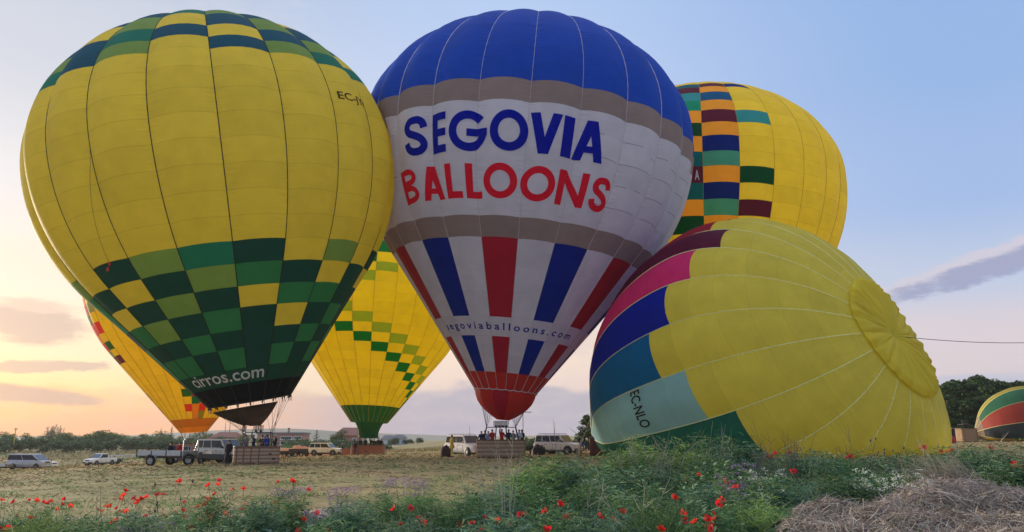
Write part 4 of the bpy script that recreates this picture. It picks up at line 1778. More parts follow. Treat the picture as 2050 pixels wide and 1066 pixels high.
EDG = [('pelvis', 'waist', 'T'), ('waist', 'chest', 'T'), ('chest', 'neck', 'T'), ('neck', 'head', 'S'), ('head', 'crown', 'S'), ('chest', 'sl', 'T'), ('sl', 'el_', 'T'), ('el_', 'wl_', 'T'), ('wl_', 'hl', 'S'),
       ('chest', 'sr', 'T'), ('sr', 'er', 'T'), ('er', 'wr', 'T'), ('wr', 'hr', 'S'), ('pelvis', 'pl', 'P'), ('pl', 'kl', 'P'), ('kl', 'al', 'P'), ('al', 'tl', 'F'), ('pelvis', 'pr', 'P'), ('pr', 'kr', 'P'), ('kr', 'ar', 'P'), ('ar', 'tr', 'F')]
POSES = {
    'stand': {},
    'hips': dict(el_=(-.30, -.08, 1.14), wl_=(-.19, .06, 1.0), hl=(-.15, .10, .97)),
    'fold': dict(el_=(-.24, .06, 1.14), wl_=(-.02, .20, 1.14), hl=(.06, .2, 1.16), er=(.24, .06, 1.14), wr=(.04, .22, 1.17), hr=(-.05, .22, 1.19)),
    'rim': dict(el_=(-.24, .1, 1.17), wl_=(-.2, .30, 1.12), hl=(-.18, .38, 1.12), er=(.24, .1, 1.17), wr=(.2, .30, 1.12), hr=(.18, .38, 1.12)),
    'reach': dict(er=(.17, .08, 1.66), wr=(.10, .1, 1.90), hr=(.08, .1, 1.99), sr=(.15, .0, 1.45), el_=(-.24, .08, 1.17), wl_=(-.17, .28, 1.16), hl=(-.15, .36, 1.17)),
    'wide': dict(al=(-.2, -.02, .09), tl=(-.24, .13, .035), kl=(-.16, .04, .49), ar=(.2, -.02, .09), tr=(.24, .13, .035), kr=(.16, .04, .49)),
    'bend': dict(waist=(0, .10, 1.03), chest=(0, .30, 1.10), neck=(0, .44, 1.10), head=(0, .52, 1.06), crown=(0, .60, 1.0), sl=(-.17, .38, 1.06), sr=(.17, .38, 1.06), el_=(-.2, .46, .80), wl_=(-.16, .55, .58),
                 hl=(-.14, .58, .5), er=(.2, .46, .80), wr=(.16, .55, .58), hr=(.14, .58, .5), kl=(-.11, .07, .49), kr=(.11, .07, .49)),
    'sit': dict(kl=(-.12, .42, .90), al=(-.12, .46, .50), tl=(-.13, .6, .46), kr=(.12, .42, .90), ar=(.12, .46, .50), tr=(.13, .6, .46), wl_=(-.18, .24, .98), hl=(-.15, .32, .95), wr=(.18, .24, .98), hr=(.15, .32, .95)),
}


def person(label, loc, rz, pose, top, legs, hair=None, h=1.72, cap=None, fat=1.0, coat=None, group=None, hood=False):
    P = dict(BASE)
    P.update(POSES[pose])
    k = h / 1.72
    names = list(P)
    idx = {n: i for i, n in enumerate(names)}
    # a few in-between points shape limbs and face
    me = bpy.data.meshes.new('person')
    vs = [np.array(P[n]) * k for n in names]
    ed = [(idx[a], idx[b_]) for a, b_, _ in EDG]
    rad = [RAD[n] for n in names]
    # nose and the five fingers of each hand
    extra = []
    hd = np.array(P['crown']) - np.array(P['head'])
    fwd = np.array([0, 1, 0]) if pose != 'bend' else np.array([0, .3, -.95])
    me.from_pydata([tuple(v) for v in vs], ed, [])
    o = bpy.data.objects.new('person', me)
    COL.objects.link(o)
    sk = o.modifiers.new('skin', 'SKIN')
    sk.use_smooth_shade = True
    for i, n in enumerate(names):
        f_ = fat if n in ('pelvis', 'waist', 'chest', 'sl', 'sr', 'el_', 'er') else 1.0
        me.skin_vertices[0].data[i].radius = (rad[i][0] * k * f_, rad[i][1] * k * f_)
        me.skin_vertices[0].data[i].use_root = (n == 'pelvis')
    o.modifiers.new('sub', 'SUBSURF').levels = 1
    dg = bpy.context.evaluated_depsgraph_get()
    m2 = bpy.data.meshes.new_from_object(o.evaluated_get(dg))
    o.modifiers.clear()
    o.data = m2
    # fingers and thumb on each hand, nose on the face, in the same mesh
    bm = bmesh.new()
    bm.from_mesh(m2)

    def cone(p, q, r0, r1):
        p, q = Vector(p), Vector(q)
        d = (q - p)
        u = d.orthogonal().normalized()
        w_ = d.normalized().cross(u)
        a = [bm.verts.new(p + (u * math.cos(t) + w_ * math.sin(t)) * r0) for t in (0, PI / 2, PI, 1.5 * PI)]
        c_ = [bm.verts.new(q + (u * math.cos(t) + w_ * math.sin(t)) * r1) for t in (0, PI / 2, PI, 1.5 * PI)]
        for i in range(4):
            j = (i + 1) % 4
            bm.faces.new((a[i], a[j], c_[j], c_[i]))
        bm.faces.new(c_)
    for wn_, hn in (('wl_', 'hl'), ('wr', 'hr')):
        a, c_ = np.array(P[wn_]) * k, np.array(P[hn]) * k
        d = (c_ - a) / (np.linalg.norm(c_ - a) + 1e-6)
        s_ = np.cross(d, [0, 0, 1.0]) if abs(d[2]) < .9 else np.array([0, 1.0, 0])
        s_ = s_ / (np.linalg.norm(s_) + 1e-6)
        for q, ln in ((-1.5, .062), (-.5, .078), (.5, .074), (1.5, .058)):
            cone(c_ + s_ * q * .018, c_ + s_ * q * .022 + d * ln + np.array([0, .012, 0]), .010, .007)
        cone(c_ - d * .03 + s_ * .028, c_ + s_ * .062 + d * .03, .012, .008)
    hc = np.array(P['head']) * k * .6 + np.array(P['crown']) * k * .4
    cone(hc + fwd * .075 * k, hc + fwd * .112 * k - hd * .18, .018, .010)
    bm.to_mesh(m2)
    bm.free()
    mats = [SKIN, top, legs, M_black]
    m2.materials.clear()
    for q in mats:
        m2.materials.append(q)
    seg = [(np.array(P[a]) * k, np.array(P[b_]) * k, z) for a, b_, z in EDG]
    code = {'S': 0, 'T': 1, 'P': 2, 'F': 3}
    vco = np.array([v.co[:] for v in m2.vertices])
    cen = np.array([vco[list(p.vertices)].mean(0) for p in m2.polygons])
    best = np.full(len(cen), 1e9)
    mi = np.zeros(len(cen), np.int32)
    for a, b_, z in seg:
        d = b_ - a
        t = np.clip(((cen - a) @ d) / (d @ d), 0, 1)
        dist = np.linalg.norm(cen - (a + t[:, None] * d), axis=1)
        if z == 'P': dist = dist * .98
        w_ = dist < best
        best[w_] = dist[w_]
        mi[w_] = code[z]
    m2.polygons.foreach_set('material_index', mi)
    m2.polygons.foreach_set('use_smooth', np.ones(len(mi), bool))
    o.location = loc
    o.rotation_euler = (0, 0, rz)
    tag(o, label, 'person', group)
    # hair or cap: a shell over the back and top of the head
    b = MB()
    up = hd / np.linalg.norm(hd)
    side = np.array([1.0, 0, 0])
    fr = np.cross(up, side)
    fr = fr if fr @ fwd > 0 else -fr
    rows2 = []
    for a in np.radians(np.linspace(90, -38 if not cap else -5, 7)):
        ring_ = []
        for t in np.linspace(0, 2 * PI, 15)[:-1]:
            back = .5 - .5 * math.sin(t)
            aa = a if a > .45 else (.45 - (.45 - a) * (back if not cap else .8))
            ring_.append(hc + up * (.035 + .105 * math.sin(aa)) * k + (side * math.cos(t) * .088 + fr * math.sin(t) * .102 - fr * .008) * math.cos(aa) * k)
        rows2.append(ring_)
    b.grid(np.array(rows2), closed=True)
    if cap:
        b.add([hc + up * .06 + side * .07 + fr * .08, hc + up * .06 - side * .07 + fr * .08, hc + up * .035 - side * .05 + fr * .19, hc + up * .035 + side * .05 + fr * .19], [(0, 1, 2, 3)], 0)
    b.build('cap' if cap else 'hair', cap or hair or HAIRD, o)
    # eyes and mouth
    b = MB()
    for s_ in (-1, 1):
        b.box(hc + up * .012 + side * s_ * .032 + fwd * .079 * k, (.018, .012, .010))
    b.box(hc - up * .062 + fwd * .078 * k, (.04, .01, .008))
    b.build('face_detail', HAIRD, o)
    if coat:
        b = MB()
        lay = []
        for t in np.linspace(0, 1, 6):
            z = (1.0 - t * coat) * k
            rx, ry = (.165 + .075 * t) * fat, (.13 + .06 * t) * fat
            lay.append([(rx * k * math.cos(a), ry * k * math.sin(a), z) for a in np.linspace(0, 2 * PI, 17)[:-1]])
        b.grid(np.array(lay), closed=True)
        b.build('coat_skirt', top, o)
    return o


BLK = cloth('black', 22, 22, 28)
NAVY = cloth('navy', 24, 34, 66)
BLUE = cloth('bright_blue', 22, 62, 140)
JEAN = cloth('jeans', 44, 60, 98)
RED = cloth('red', 190, 30, 34)
YEL = cloth('yellow', 206, 176, 70)
PAYEL = cloth('pale_yellow', 214, 196, 120)
GREY = cloth('grey', 116, 112, 118)
BRN = cloth('brown', 84, 60, 50)
WHT = cloth('off_white', 214, 216, 224)
SKYB = cloth('pale_blue', 150, 176, 214)
KHAK = cloth('khaki', 150, 126, 98)
PINK = cloth('rose', 170, 96, 100)

g0 = spot(456, 53.0)
person('person in a long black coat standing at the left end of the leftmost basket', g0, 2.9, 'stand', BLK, BLK, HAIRD, 1.74, fat=1.12, coat=.78)


def in_basket(B, z0=.12):
    """returns a function from basket coordinates to the world"""
    root = B

    def f(x, y, rz_):
        ca, sa = math.cos(rz_), math.sin(rz_)
        return np.array([root.location[0] + x * ca - y * sa, root.location[1] + x * sa + y * ca, root.location[2] + z0])
    return f


f = in_basket(B1, .30)
person('person in a grey jacket at the left end inside the leftmost basket', f(-.78, .0, .42), 2.6, 'rim', GREY, JEAN, HAIRB, 1.70)
person('person in dark blue with a white cap inside the leftmost basket', f(-.22, .42, .42), 2.4, 'reach', NAVY, JEAN, HAIRD, 1.72, cap=WHT)
person('person in brown seen behind the poles of the leftmost basket', f(.38, .5, .42), 3.4, 'rim', BRN, JEAN, HAIRB, 1.66)
person('person in a bright blue jacket and dark cap in the leftmost basket', f(.62, -.22, .42), 2.9, 'rim', BLUE, JEAN, HAIRD, 1.70, cap=BLK, fat=1.12)
person('person in a black jacket and white cap at the right end of the leftmost basket', f(1.18, -.1, .42), 2.2, 'fold', BLK, JEAN, HAIRD, 1.74, cap=WHT)

f = in_basket(B2, .44)
for lab, x, y, r_, pose, top, hair, hh, fat_ in (
        ('person in dark blue leaning at the left end of the lettered balloon basket', -1.55, -.30, 2.9, 'rim', NAVY, HAIRD, 1.60, 1.15),
        ('small person in black between dark blue and red jackets at the basket left', -1.28, .35, 3.2, 'stand', BLK, HAIRD, 1.66, .95),
        ('person in pale blue just left of the red jacket without raised arm', -1.02, -.05, 3.4, 'rim', SKYB, HAIRB, 1.60, .95),
        ('person in a red jacket, arms down, left of the burner in the middle basket', -.70, -.15, 3.1, 'rim', RED, HAIRB, 1.74, 1.05),
        ('person in a red jacket reaching one arm up to the burner', .05, .0, 3.3, 'reach', RED, HAIRD, 1.76, 1.08),
        ('person in navy behind the padded poles right of the burner', .60, .2, 3.0, 'rim', NAVY, HAIRG, 1.74, 1.05),
        ('person in grey second group from the basket right end', .95, -.2, 3.0, 'rim', GREY, HAIRB, 1.66, 1.0),
        ('grey haired person in an off-white jacket near the basket right end', 1.42, -.28, 3.2, 'fold', WHT, HAIRG, 1.72, 1.12),
        ('person in black at the right end of the middle basket', 1.66, .2, 2.7, 'rim', BLK, HAIRD, 1.72, 1.0)):
    person(lab, f(x, y, .02), r_, pose, top, JEAN, hair, hh, fat=fat_)

f = in_basket(B3, .32)
for i, (x, y, pose, top, hh) in enumerate(((-1.7, .1, 'rim', BLK, 1.66), (-1.15, .3, 'stand', NAVY, 1.72), (-.35, -.2, 'rim', BLK, 1.74), (.25, .3, 'reach', NAVY, 1.72), (.75, -.1, 'rim', BLK, 1.66), (1.2, .2, 'stand', NAVY, 1.74), (1.65, -.1, 'rim', BLK, 1.70))):
    person('dark clad passenger among several in the distant yellow and green balloon basket', f(x, y, 0), 3.1, pose, top, JEAN, HAIRD, hh, group='passengers in the distant basket')
person('person in dark jacket and blue jeans standing outside the distant balloon basket', onto(711, 96.5), 3.0, 'stand', BLK, JEAN, HAIRD, 1.74)
person('person in black standing between the distant white off-roader and the basket', onto(685, 100), -1.2, 'wide', BLK, BLK, HAIRD, 1.74, cap=BLK)
person('person in yellow rain clothes standing left of the middle basket', onto(904, 61.5), -1.1, 'hips', YEL, PAYEL, HAIRD, 1.76, fat=1.08, coat=.30)
person('person in a blue jacket bending over beside the lying basket', onto(1160, 62.5), -1.2, 'bend', BLUE, KHAK, HAIRD, 1.74, fat=1.1)
tl_ = onto(338, 58.2)
person('person in blue sitting on the far side of the aluminium trailer', tl_ + np.array([-.1, .4, .06]), 1.2, 'sit', NAVY, JEAN, HAIRD, 1.7, fat=1.05)
person('person in red sitting on the aluminium trailer beside one in blue', tl_ + np.array([.55, .5, .06]), 1.0, 'sit', RED, JEAN, HAIRB, 1.7, fat=1.05)
person('person in black by the wicker basket under the pines', onto(1912, 84), .6, 'stand', BLK, BLK, HAIRD, 1.74)

# bags and boxes
c = onto(1076, 69)
b = MB()
lay = []
for t in np.linspace(0, 1, 8):
    a = np.linspace(0, 2 * PI, 19)[:-1]
    rr = (.85 * math.sqrt(max(0, 1 - t ** 2.4)) + .001) * (1 + .10 * np.sin(a * 5 + t * 4) + .06 * np.sin(a * 9))
    lay.append(np.stack([rr * np.cos(a) * .62, rr * np.sin(a) * .55, np.full_like(a, .95 * t) + .04 * np.sin(a * 3)], -1))
b.grid(np.stack(lay), closed=True)
o = b.build('envelope_bag', mat('black_bag_cloth', (.02, .02, .022, 1), rough=.75, bump=.6, bscale=8), None, c)
tag(o, 'slumped black bag on the ground left of the rightmost white off-roader', 'bag')
c = onto(893, 62.5)
b = MB()
b.lathe([(0, 0), (.42, 0), (.47, .18), (.45, .6), (.34, .82), (.12, .9), (.06, .98), (0, 1.0)], 16, (0, 0, 0))
o = b.build('fuel_bag', mat('dark_red_bag', (.05, .02, .02, 1), rough=.8, bump=.5, bscale=6), None, c)
tag(o, 'dark round bag on the grass beside the person in yellow', 'bag')
c = onto(693, 97.5)
for i, (dx, lab) in enumerate(((0, 'brown wicker hamper standing left of the distant balloon basket'),)):
    t = empty('hamper', c, .1, lab, 'hamper')
    b = MB()
    b.box((0, 0, .42), (.95, .7, .80), 0, bev=.06)
    b.build('body', wicker('hamper', (168, 100, 84)), t)
    b = MB()
    b.box((0, 0, .85), (1.0, .75, .07), 0, bev=.02)
    b.build('lid', M_leather, t)

# wicker basket and gear under the pines at the right
c = onto(1940, 86)
t = empty('balloon_basket', c, 0, 'empty wicker balloon basket standing at right beside the striped balloon', 'basket')
basket(t, (0, 0, 0), .1, 1.9, 1.4, 1.45, wicker('right', (142, 116, 88)), straps=(-.8, .8), hole=False, frame_h=.5)
b = MB()
c = onto(1906, 81)
b.lathe([(0, 0), (.5, 0), (.55, .25), (.4, .7), (.15, .85), (0, .87)], 12, (0, 0, 0))
o = b.build('red_bag', mat('red_bag_cloth', lin(170, 34, 52), rough=.8, bump=.6, bscale=5), None, c)
tag(o, 'red bag lying at the right end of the lying balloon', 'bag')

# ------------------------------------------------------------------ buildings
M_brick = mat('brick_wall', lin(178, 134, 118), rough=.9, var=.2, scale=3, bump=.3, bscale=12)
M_pale = mat('pale_render', lin(206, 214, 226), rough=.8, var=.06)
M_tile = mat('roof_tile', lin(150, 108, 94), rough=.9, var=.2, scale=4)
M_shut = mat('white_shutter', lin(206, 214, 224), rough=.6)
M_slate = mat('grey_roof', lin(120, 116, 120), rough=.8, var=.15)


def house(label, px, y, w, d, h, rz, wall, roof, flat=False, wins=(), chim=None, px_name='house'):
    c = onto(px, y)
    t = empty(px_name, c, rz, label, 'house')
    b = MB()
    b.box((0, 0, h / 2 - .5), (w, d, h + 1))
    b.build('wall', wall, t)
    b = MB()
    if flat:
        b.box((0, 0, h + .15), (w + .6, d + .6, .3))
        b.box((0, 0, h + .36), (w - .6, d - .6, .12))
    else:
        q = .5
        vs = [(-w / 2 - q, -d / 2 - q, h), (w / 2 + q, -d / 2 - q, h), (w / 2 + q, d / 2 + q, h), (-w / 2 - q, d / 2 + q, h), (-w / 2 + w * .22, 0, h + d * .28), (w / 2 - w * .22, 0, h + d * .28)]
        b.add(vs, [(0, 1, 5, 4), (1, 2, 5), (2, 3, 4, 5), (3, 0, 4), (3, 2, 1, 0)])
    ro = b.build('roof', roof, t)
    if chim:
        b = MB()
        b.box((chim[0], 0, h + chim[1] / 2), (chim[2], .8, chim[1] + .6))
        b.box((chim[0], 0, h + chim[1] + .35), (chim[2] + .2, 1.0, .15))
        b.build('chimney', M_brick, ro)
    for (x, z, ww, hh) in wins:
        b = MB()
        b.box((x, -d / 2 - .02, z), (ww, .10, hh))
        fr = b.build('window', M_shut, t)
        b = MB()
        b.box((x, -d / 2 - .075, z), (ww - .3, .03, hh - .3))
        b.build('pane', M_glass, fr)
        b = MB()
        b.box((x, -d / 2 - .14, z - hh / 2 - .06), (ww + .3, .3, .12))
        b.build('sill', M_pale, fr)
    return t


house('long flat roofed brick building with white shuttered windows behind the leftmost basket', 568, 205, 12.0, 8, 4.1, .06, M_brick, M_slate, True,
      [(1.6, 3.1, 3.0, .8), (1.6, 1.8, 3.0, 1.0), (4.6, 3.1, 2.2, .8), (4.6, 1.8, 2.2, .9), (-3.5, 3.2, 1.6, 1.3)], (1.2, 1.2, .35))
house('low brick house with a square chimney left of the leftmost basket', 456, 215, 9.0, 8, 2.5, -.1, M_brick, M_tile, False, [(-1.5, 1.8, 1.4, 1.2), (2.0, 1.8, 1.4, 1.2)], (4.6, 3.6, .8))
house('brick house with gable showing left of the distant green skirt', 700, 195, 6.6, 7, 3.6, .1, M_brick, M_tile, False, [(-1, 2.3, 1.2, 1.1), (1.6, 2.3, 1.2, 1.1)])
house('left one of two small white houses right of the distant balloon basket', 778, 225, 4.2, 4, 2.0, .2, M_pale, M_slate, False, [(0, 1.1, 1.0, .8)])
house('right one of two small white houses, beside the dark bushes', 800, 228, 4.2, 4, 2.2, .1, M_pale, M_slate, False, [(-.6, 1.2, 1.0, .8), (1.0, 1.2, .8, .8)])

# masts
for px, y, hgt, lab, cat_ in ((458, 240, 11, 'taller thin lattice mast above the low brick house', 'mast'), (449, 242, 8.2, 'shorter thin mast left of the taller one', 'mast'), (940, 260, 6.0, 'thin pole on the skyline left of the middle basket', 'pole')):
    c = onto(px, y)
    b = MB()
    b.tube([(0, 0, -.5), (0, 0, hgt)], [.14, .05], 5)
    for k in range(4):
        b.box((0, 0, hgt * (.5 + .13 * k)), (.9 - .15 * k, .05, .05))
    tag(b.build('radio_mast', M_steel, None, c), lab, cat_)
c = onto(1047, 150)
b = MB()
b.tube([(0, 0, -.3), (0, 0, 6.6)], .09, 5)
b.box((0, 0, 6.6), (3.4, .16, .14))
tag(b.build('lamp_post', M_steel, None, c), 'thin pole with a crossbar rising behind the right end of the middle basket', 'pole')
c = onto(28, 190)
b = MB()
b.tube([(0, 0, -.3), (0, 0, 5.2)], .10, 5)
b.box((0, 0, 5.3), (.5, .4, .3))
tag(b.build('marker_post', mat('yellow_post', lin(206, 180, 80), rough=.7), None, c), 'yellowish post among the bushes at far left', 'post')
# low rail fence on the left bank
c = onto(268, 150)
t = empty('rail_fence', c, .05, 'low pale rail fence on the bank behind the trailer', 'fence')
for k in range(7):
    b = MB()
    b.box((-6 + 2 * k, 0, gz(c[0] - 6 + 2 * k, c[1]) - c[2] + .35), (.12, .12, 1.1))
    b.build('post', M_pale, t)
for z in (.45, .8):
    b = MB()
    b.tube([(-6 + 2 * k, -.08, gz(c[0] - 6 + 2 * k, c[1]) - c[2] + z) for k in range(7)], .05, 5)
    b.build('rail', M_pale, t)
# orange earth bank
b = MB()
xs = np.linspace(-9, 9, 40)
P = []
for k, q in enumerate(np.linspace(0, 1, 8)):
    P.append(np.stack([xs, np.full_like(xs, -3 + 6 * q), (1.55 * np.exp(-(xs / 5.2) ** 2) * (1 + .16 * np.sin(xs * 1.7) + .1 * np.sin(xs * 4.1)) + .3 * np.exp(-((xs - 3) / 2) ** 2)) * math.sin(q * PI) - .05], -1))
b.grid(np.stack(P))
tag(b.build('earth_bank', mat('orange_earth', lin(190, 128, 92), rough=.95, var=.2, scale=.8, bump=.5, bscale=2), None, onto(588, 118)), kind='structure')
# far ridge
b = MB()
xs = np.linspace(-700, 700, 160)
hh = 5.5 + 3.4 * np.sin(xs * .0075 + 2.9) + 1.6 * np.sin(xs * .021 + 1) + .5 * np.sin(xs * .06)
hh = .7 * hh * (.05 + 1.1 * np.exp(-((xs + 190) / 110) ** 2))
P = [np.stack([xs, np.full_like(xs, 560.), np.full_like(xs, -6.)], -1), np.stack([xs, np.full_like(xs, 640.), hh], -1), np.stack([xs, np.full_like(xs, 760.), np.full_like(xs, -6.)], -1)]
b.grid(np.stack(P))
tag(b.build('hills', mat('far_hills', lin(140, 136, 120), rough=1, var=.15, scale=.02)), kind='structure')

# ------------------------------------------------------------------ trees
def leaf_mat(name, r, g, b, var=.35):
    return mat('leaf_' + name, lin(r, g, b), rough=.75, var=var, scale=1.1, spec=.25, transl=.28, obj_var=.14, hue=.012)


LF_DARK = leaf_mat('dark', 52, 72, 48)
LF_MID = leaf_mat('mid', 74, 98, 62)
LF_LIGHT = leaf_mat('light', 112, 134, 78)
LF_GREY = leaf_mat('greygreen', 104, 120, 96)
LF_PINE = leaf_mat('pine', 50, 72, 44)
LF_PINE2 = leaf_mat('pine_tip', 84, 108, 58)
LF_PALE = leaf_mat('pale', 176, 172, 146)
M_bark = mat('bark', lin(92, 76, 62), rough=.95, var=.3, scale=5, bump=.5, bscale=8)


def leaf_cloud(n, centres, size, flat=.5, seed=0):
    """n leaf quads spread through blobs; centres: rows of x, y, z, rx, ry, rz; returns verts, faces"""
    r = np.random.default_rng(seed)
    c = np.array(centres, float)
    wgt = (c[:, 3] * c[:, 4] * c[:, 5]) ** .72
    k = r.choice(len(c), n, p=wgt / wgt.sum())
    d = r.normal(size=(n, 3))
    d /= np.linalg.norm(d, axis=1)[:, None]
    rad = (0.55 + .5 * r.random(n) ** .6)[:, None]
    P = c[k, :3] + d * rad * c[k, 3:6] * (1 + .15 * np.sin(d[:, :1] * 7 + k[:, None]))
    u = r.normal(size=(n, 3))
    u /= np.linalg.norm(u, axis=1)[:, None]
    w = np.cross(u, d + .6 * r.normal(size=(n, 3)))
    w /= np.linalg.norm(w, axis=1)[:, None] + 1e-9
    s = size * (.6 + .8 * r.random(n))[:, None]
    V = np.stack([P - u * s * .5, P + w * s * flat * .5 + u * s * .06, P + u * s * .5, P - w * s * flat * .5], 1)
    return V.reshape(-1, 3), np.arange(n * 4).reshape(n, 4)


def make_tree(name, kind, seed, h=6.0, w=5.0):
    """a tree of about height h: trunk and limbs, crown of leaf clumps"""
    r = np.random.default_rng(seed)
    t = empty(name)
    b = MB()
    blobs = []
    if kind in ('round', 'bush'):
        th_ = h * (.28 if kind == 'round' else .08)
        b.tube([(0, 0, -.4), (.05 * w * r.normal(), 0, th_), (.1 * r.normal(), .1 * r.normal(), h * .55)], [h * .035, h * .026, h * .012], 6)
        for i in range(7):
            a = r.random() * 6.28
            q = (w * .32 * math.cos(a), w * .32 * math.sin(a), h * (.45 + .3 * r.random()))
            b.tube([(0, 0, th_ * (.8 + .3 * r.random())), (q[0] * .5, q[1] * .5, q[2] * .75), q], [h * .016, h * .011, h * .004], 4)
        nb = 13
        for i in range(nb):
            a = r.random() * 6.28
            el_ = r.random()
            R = w * .36 * math.sqrt(1 - (el_ * .85) ** 2)
            z0 = h * (.36 if kind == 'round' else .22)
            s = w * (.13 + .10 * r.random())
            blobs.append((R * math.cos(a), R * math.sin(a), z0 + (h * .86 - z0) * el_, s * 1.15, s * 1.15, s * .85))
        blobs.append((0, 0, h * .58, w * .26, w * .26, h * .25))
        sz, n = .32 if h < 7 else .42, 1500
    elif kind == 'conifer':
        b.tube([(0, 0, -.4), (0, 0, h * .5), (0, 0, h)], [h * .022, h * .014, .02], 6)
        for i in range(30):
            q = i / 29
            z = h * (.12 + .84 * q)
            a = i * 2.4
            R = w * .42 * (1 - q) ** .8 * (.7 + .5 * r.random())
            b.tube([(0, 0, z + .1), (R * math.cos(a), R * math.sin(a), z - .06 * R)], [.03, .01], 3)
            for m in (.45, .8):
                blobs.append((R * m * math.cos(a), R * m * math.sin(a), z - .06 * R * m, .10 * w * (1.1 - q) + .08, .10 * w * (1.1 - q) + .08, h * .016 + .03))
        sz, n = .20, 900
    elif kind == 'poplar':
        b.tube([(0, 0, -.4), (0, 0, h * .3)], [h * .03, h * .022], 6)
        for i in range(11):
            a = r.random() * 6.28
            R = w * .48 * math.sqrt(r.random())
            top = (R * math.cos(a), R * math.sin(a), h * (.72 + .28 * r.random()) - .25 * R)
            b.tube([(0, 0, h * .1), (top[0] * .4, top[1] * .4, h * .4), top], [h * .015, h * .011, .012], 4)
            for m in np.linspace(.45, 1.0, 6):
                blobs.append((top[0] * m, top[1] * m, top[2] * m, .16 * w * .4, .16 * w * .4, h * .055))
        sz, n = .26, 1100
    elif kind == 'pine':
        b.tube([(0, 0, -.4), (.2, 0, h * .4), (0, .1, h * .9)], [h * .028, h * .02, h * .006], 7)
        for i in range(40):
            q = r.random() ** .9
            a = r.random() * 6.28
            z = h * (.03 + .92 * q)
            R = w * .50 * (1 - .55 * q ** 1.6) * (.55 + .5 * r.random())
            p = (R * math.cos(a), R * math.sin(a), z)
            b.tube([(0, 0, z - .1 * R), (p[0] * .5, p[1] * .5, z - .02), p], [h * .009, h * .006, .012], 4)
            s = w * (.09 + .07 * r.random())
            blobs.append((p[0], p[1], z + .1, s * 1.1, s * 1.1, s * .8))
            blobs.append((p[0] * .55, p[1] * .55, z, s, s, s * .7))
        sz, n = .55, 5200
    b.build('trunk', M_bark, t)
    V, Fc = leaf_cloud(n, blobs, sz, .55, seed)
    m = {'round': [LF_MID, LF_DARK, LF_LIGHT], 'bush': [LF_GREY, LF_MID, LF_DARK], 'conifer': [LF_DARK, LF_MID, LF_PINE], 'poplar': [LF_PALE, LF_GREY, LF_PALE], 'pine': [LF_PINE, LF_PINE2, LF_DARK]}[kind]
    # clumps differ in leaf: young shoots lighter, old ones darker, at random
    mi = (np.random.default_rng(seed + 5).random(len(Fc) // 40 + 1)[np.arange(len(Fc)) // 40] * 3).astype(int)
    mi = np.where(r.random(len(Fc)) < .35, r.integers(0, 3, len(Fc)), mi)
    fast_mesh('crown', V, Fc, m, np.minimum(mi, 2), parent=t)
    return t


PROTO = {}


def tree(kind, px, y, top_py, label, name, group=None, wid=1.0, var=0, sink=0.0, cat='tree'):
    key = (kind, var)
    H0 = {'round': 6.0, 'bush': 3.0, 'conifer': 7.0, 'poplar': 8.0, 'pine': 10.0}[kind]
    W0 = {'round': 5.4, 'bush': 4.0, 'conifer': 4.0, 'poplar': 4.6, 'pine': 7.0}[kind]
    c = onto(px, y)
    c[2] -= sink
    hgt = float(at(px, top_py, y)[2] - c[2])
    if key not in PROTO:
        PROTO[key] = make_tree(name, kind, 11 + 7 * var + len(kind), H0, W0)
        t = PROTO[key]
    else:
        t = copy_tree(PROTO[key])
        t.name = name
    for k in ('group',):
        if k in t: del t[k]
    k = hgt / H0
    t.location = c
    t.scale = (k * wid, k * wid, k)
    t.rotation_euler = (0, 0, rng.random() * 6.28)
    tag(t, label, cat, group)
    return t


GL = 'trees and bushes beyond the field at left'
LB = 'rounded grey-green bush in the scrub beyond the field at left'
LT_ = 'broad dark green tree in the far line beyond the field at left'
for px, tp, y, w_ in ((12, 892, 168, 1.0), (40, 888, 172, 1.1), (62, 880, 182, 1.0), (88, 893, 166, 1.0), (112, 884, 176, 1.1), (137, 891, 169, .9), (152, 886, 176, 1.1), (176, 884, 180, 1.1), (197, 892, 172, 1.0),
                      (218, 886, 182, 1.0), (258, 882, 176, 1.0), (-6, 884, 178, 1.2), (276, 884, 184, 1.1), (300, 880, 188, 1.1), (322, 884, 182, 1.1), (350, 882, 184, 1.2), (372, 884, 186, 1.1)):
    tree('bush', px, y, tp, LB, 'scrub_bush', GL, w_ * 1.15, var=int(px) % 3, cat='bush')
for px, tp, y, w_ in ((8, 877, 205, .9), (28, 880, 206, .9), (52, 866, 212, .95), (75, 876, 204, .9), (120, 868, 210, 1.0), (140, 864, 214, 1.1), (168, 868, 208, 1.1), (188, 862, 216, 1.15), (208, 860, 214, 1.2), (228, 866, 210, 1.1),
                      (248, 870, 212, 1.0), (272, 872, 216, 1.0), (290, 868, 222, 1.05), (306, 872, 215, 1.0), (334, 870, 220, 1.05), (356, 872, 216, 1.0), (378, 874, 212, 1.0), (402, 880, 208, 1.0), (425, 876, 214, .9)):
    tree('round', px, y, tp, LT_, 'broadleaf_tree', GL, w_ * 1.1, var=int(px) % 3)
for i, px in enumerate(range(-20, 440, 21)):
    tree('round', px + 6 * math.sin(i * 2.1), 232 + 6 * (i % 3), 872 - 9 * math.sin(i * 1.3) + 3 * math.sin(i * 3.1) - (4 if 120 < px < 240 else 0), LT_, 'broadleaf_tree', GL, 1.35, var=i % 3)
for i, px in enumerate(range(-10, 400, 25)):
    tree('bush', px + 5 * math.sin(i * 1.7), 192 + 4 * (i % 3), 882 - 3 * math.sin(i * 1.9), LB, 'scrub_bush', GL, 1.6, var=i % 3, cat='bush')
tree('poplar', 99, 224, 848, 'pale feathery poplar rising above the far trees, left and taller of two', 'poplar', None, 1.15, 0)
tree('poplar', 118, 226, 851, 'pale feathery poplar rising above the far trees, right and smaller of two', 'poplar', None, .8, 1)
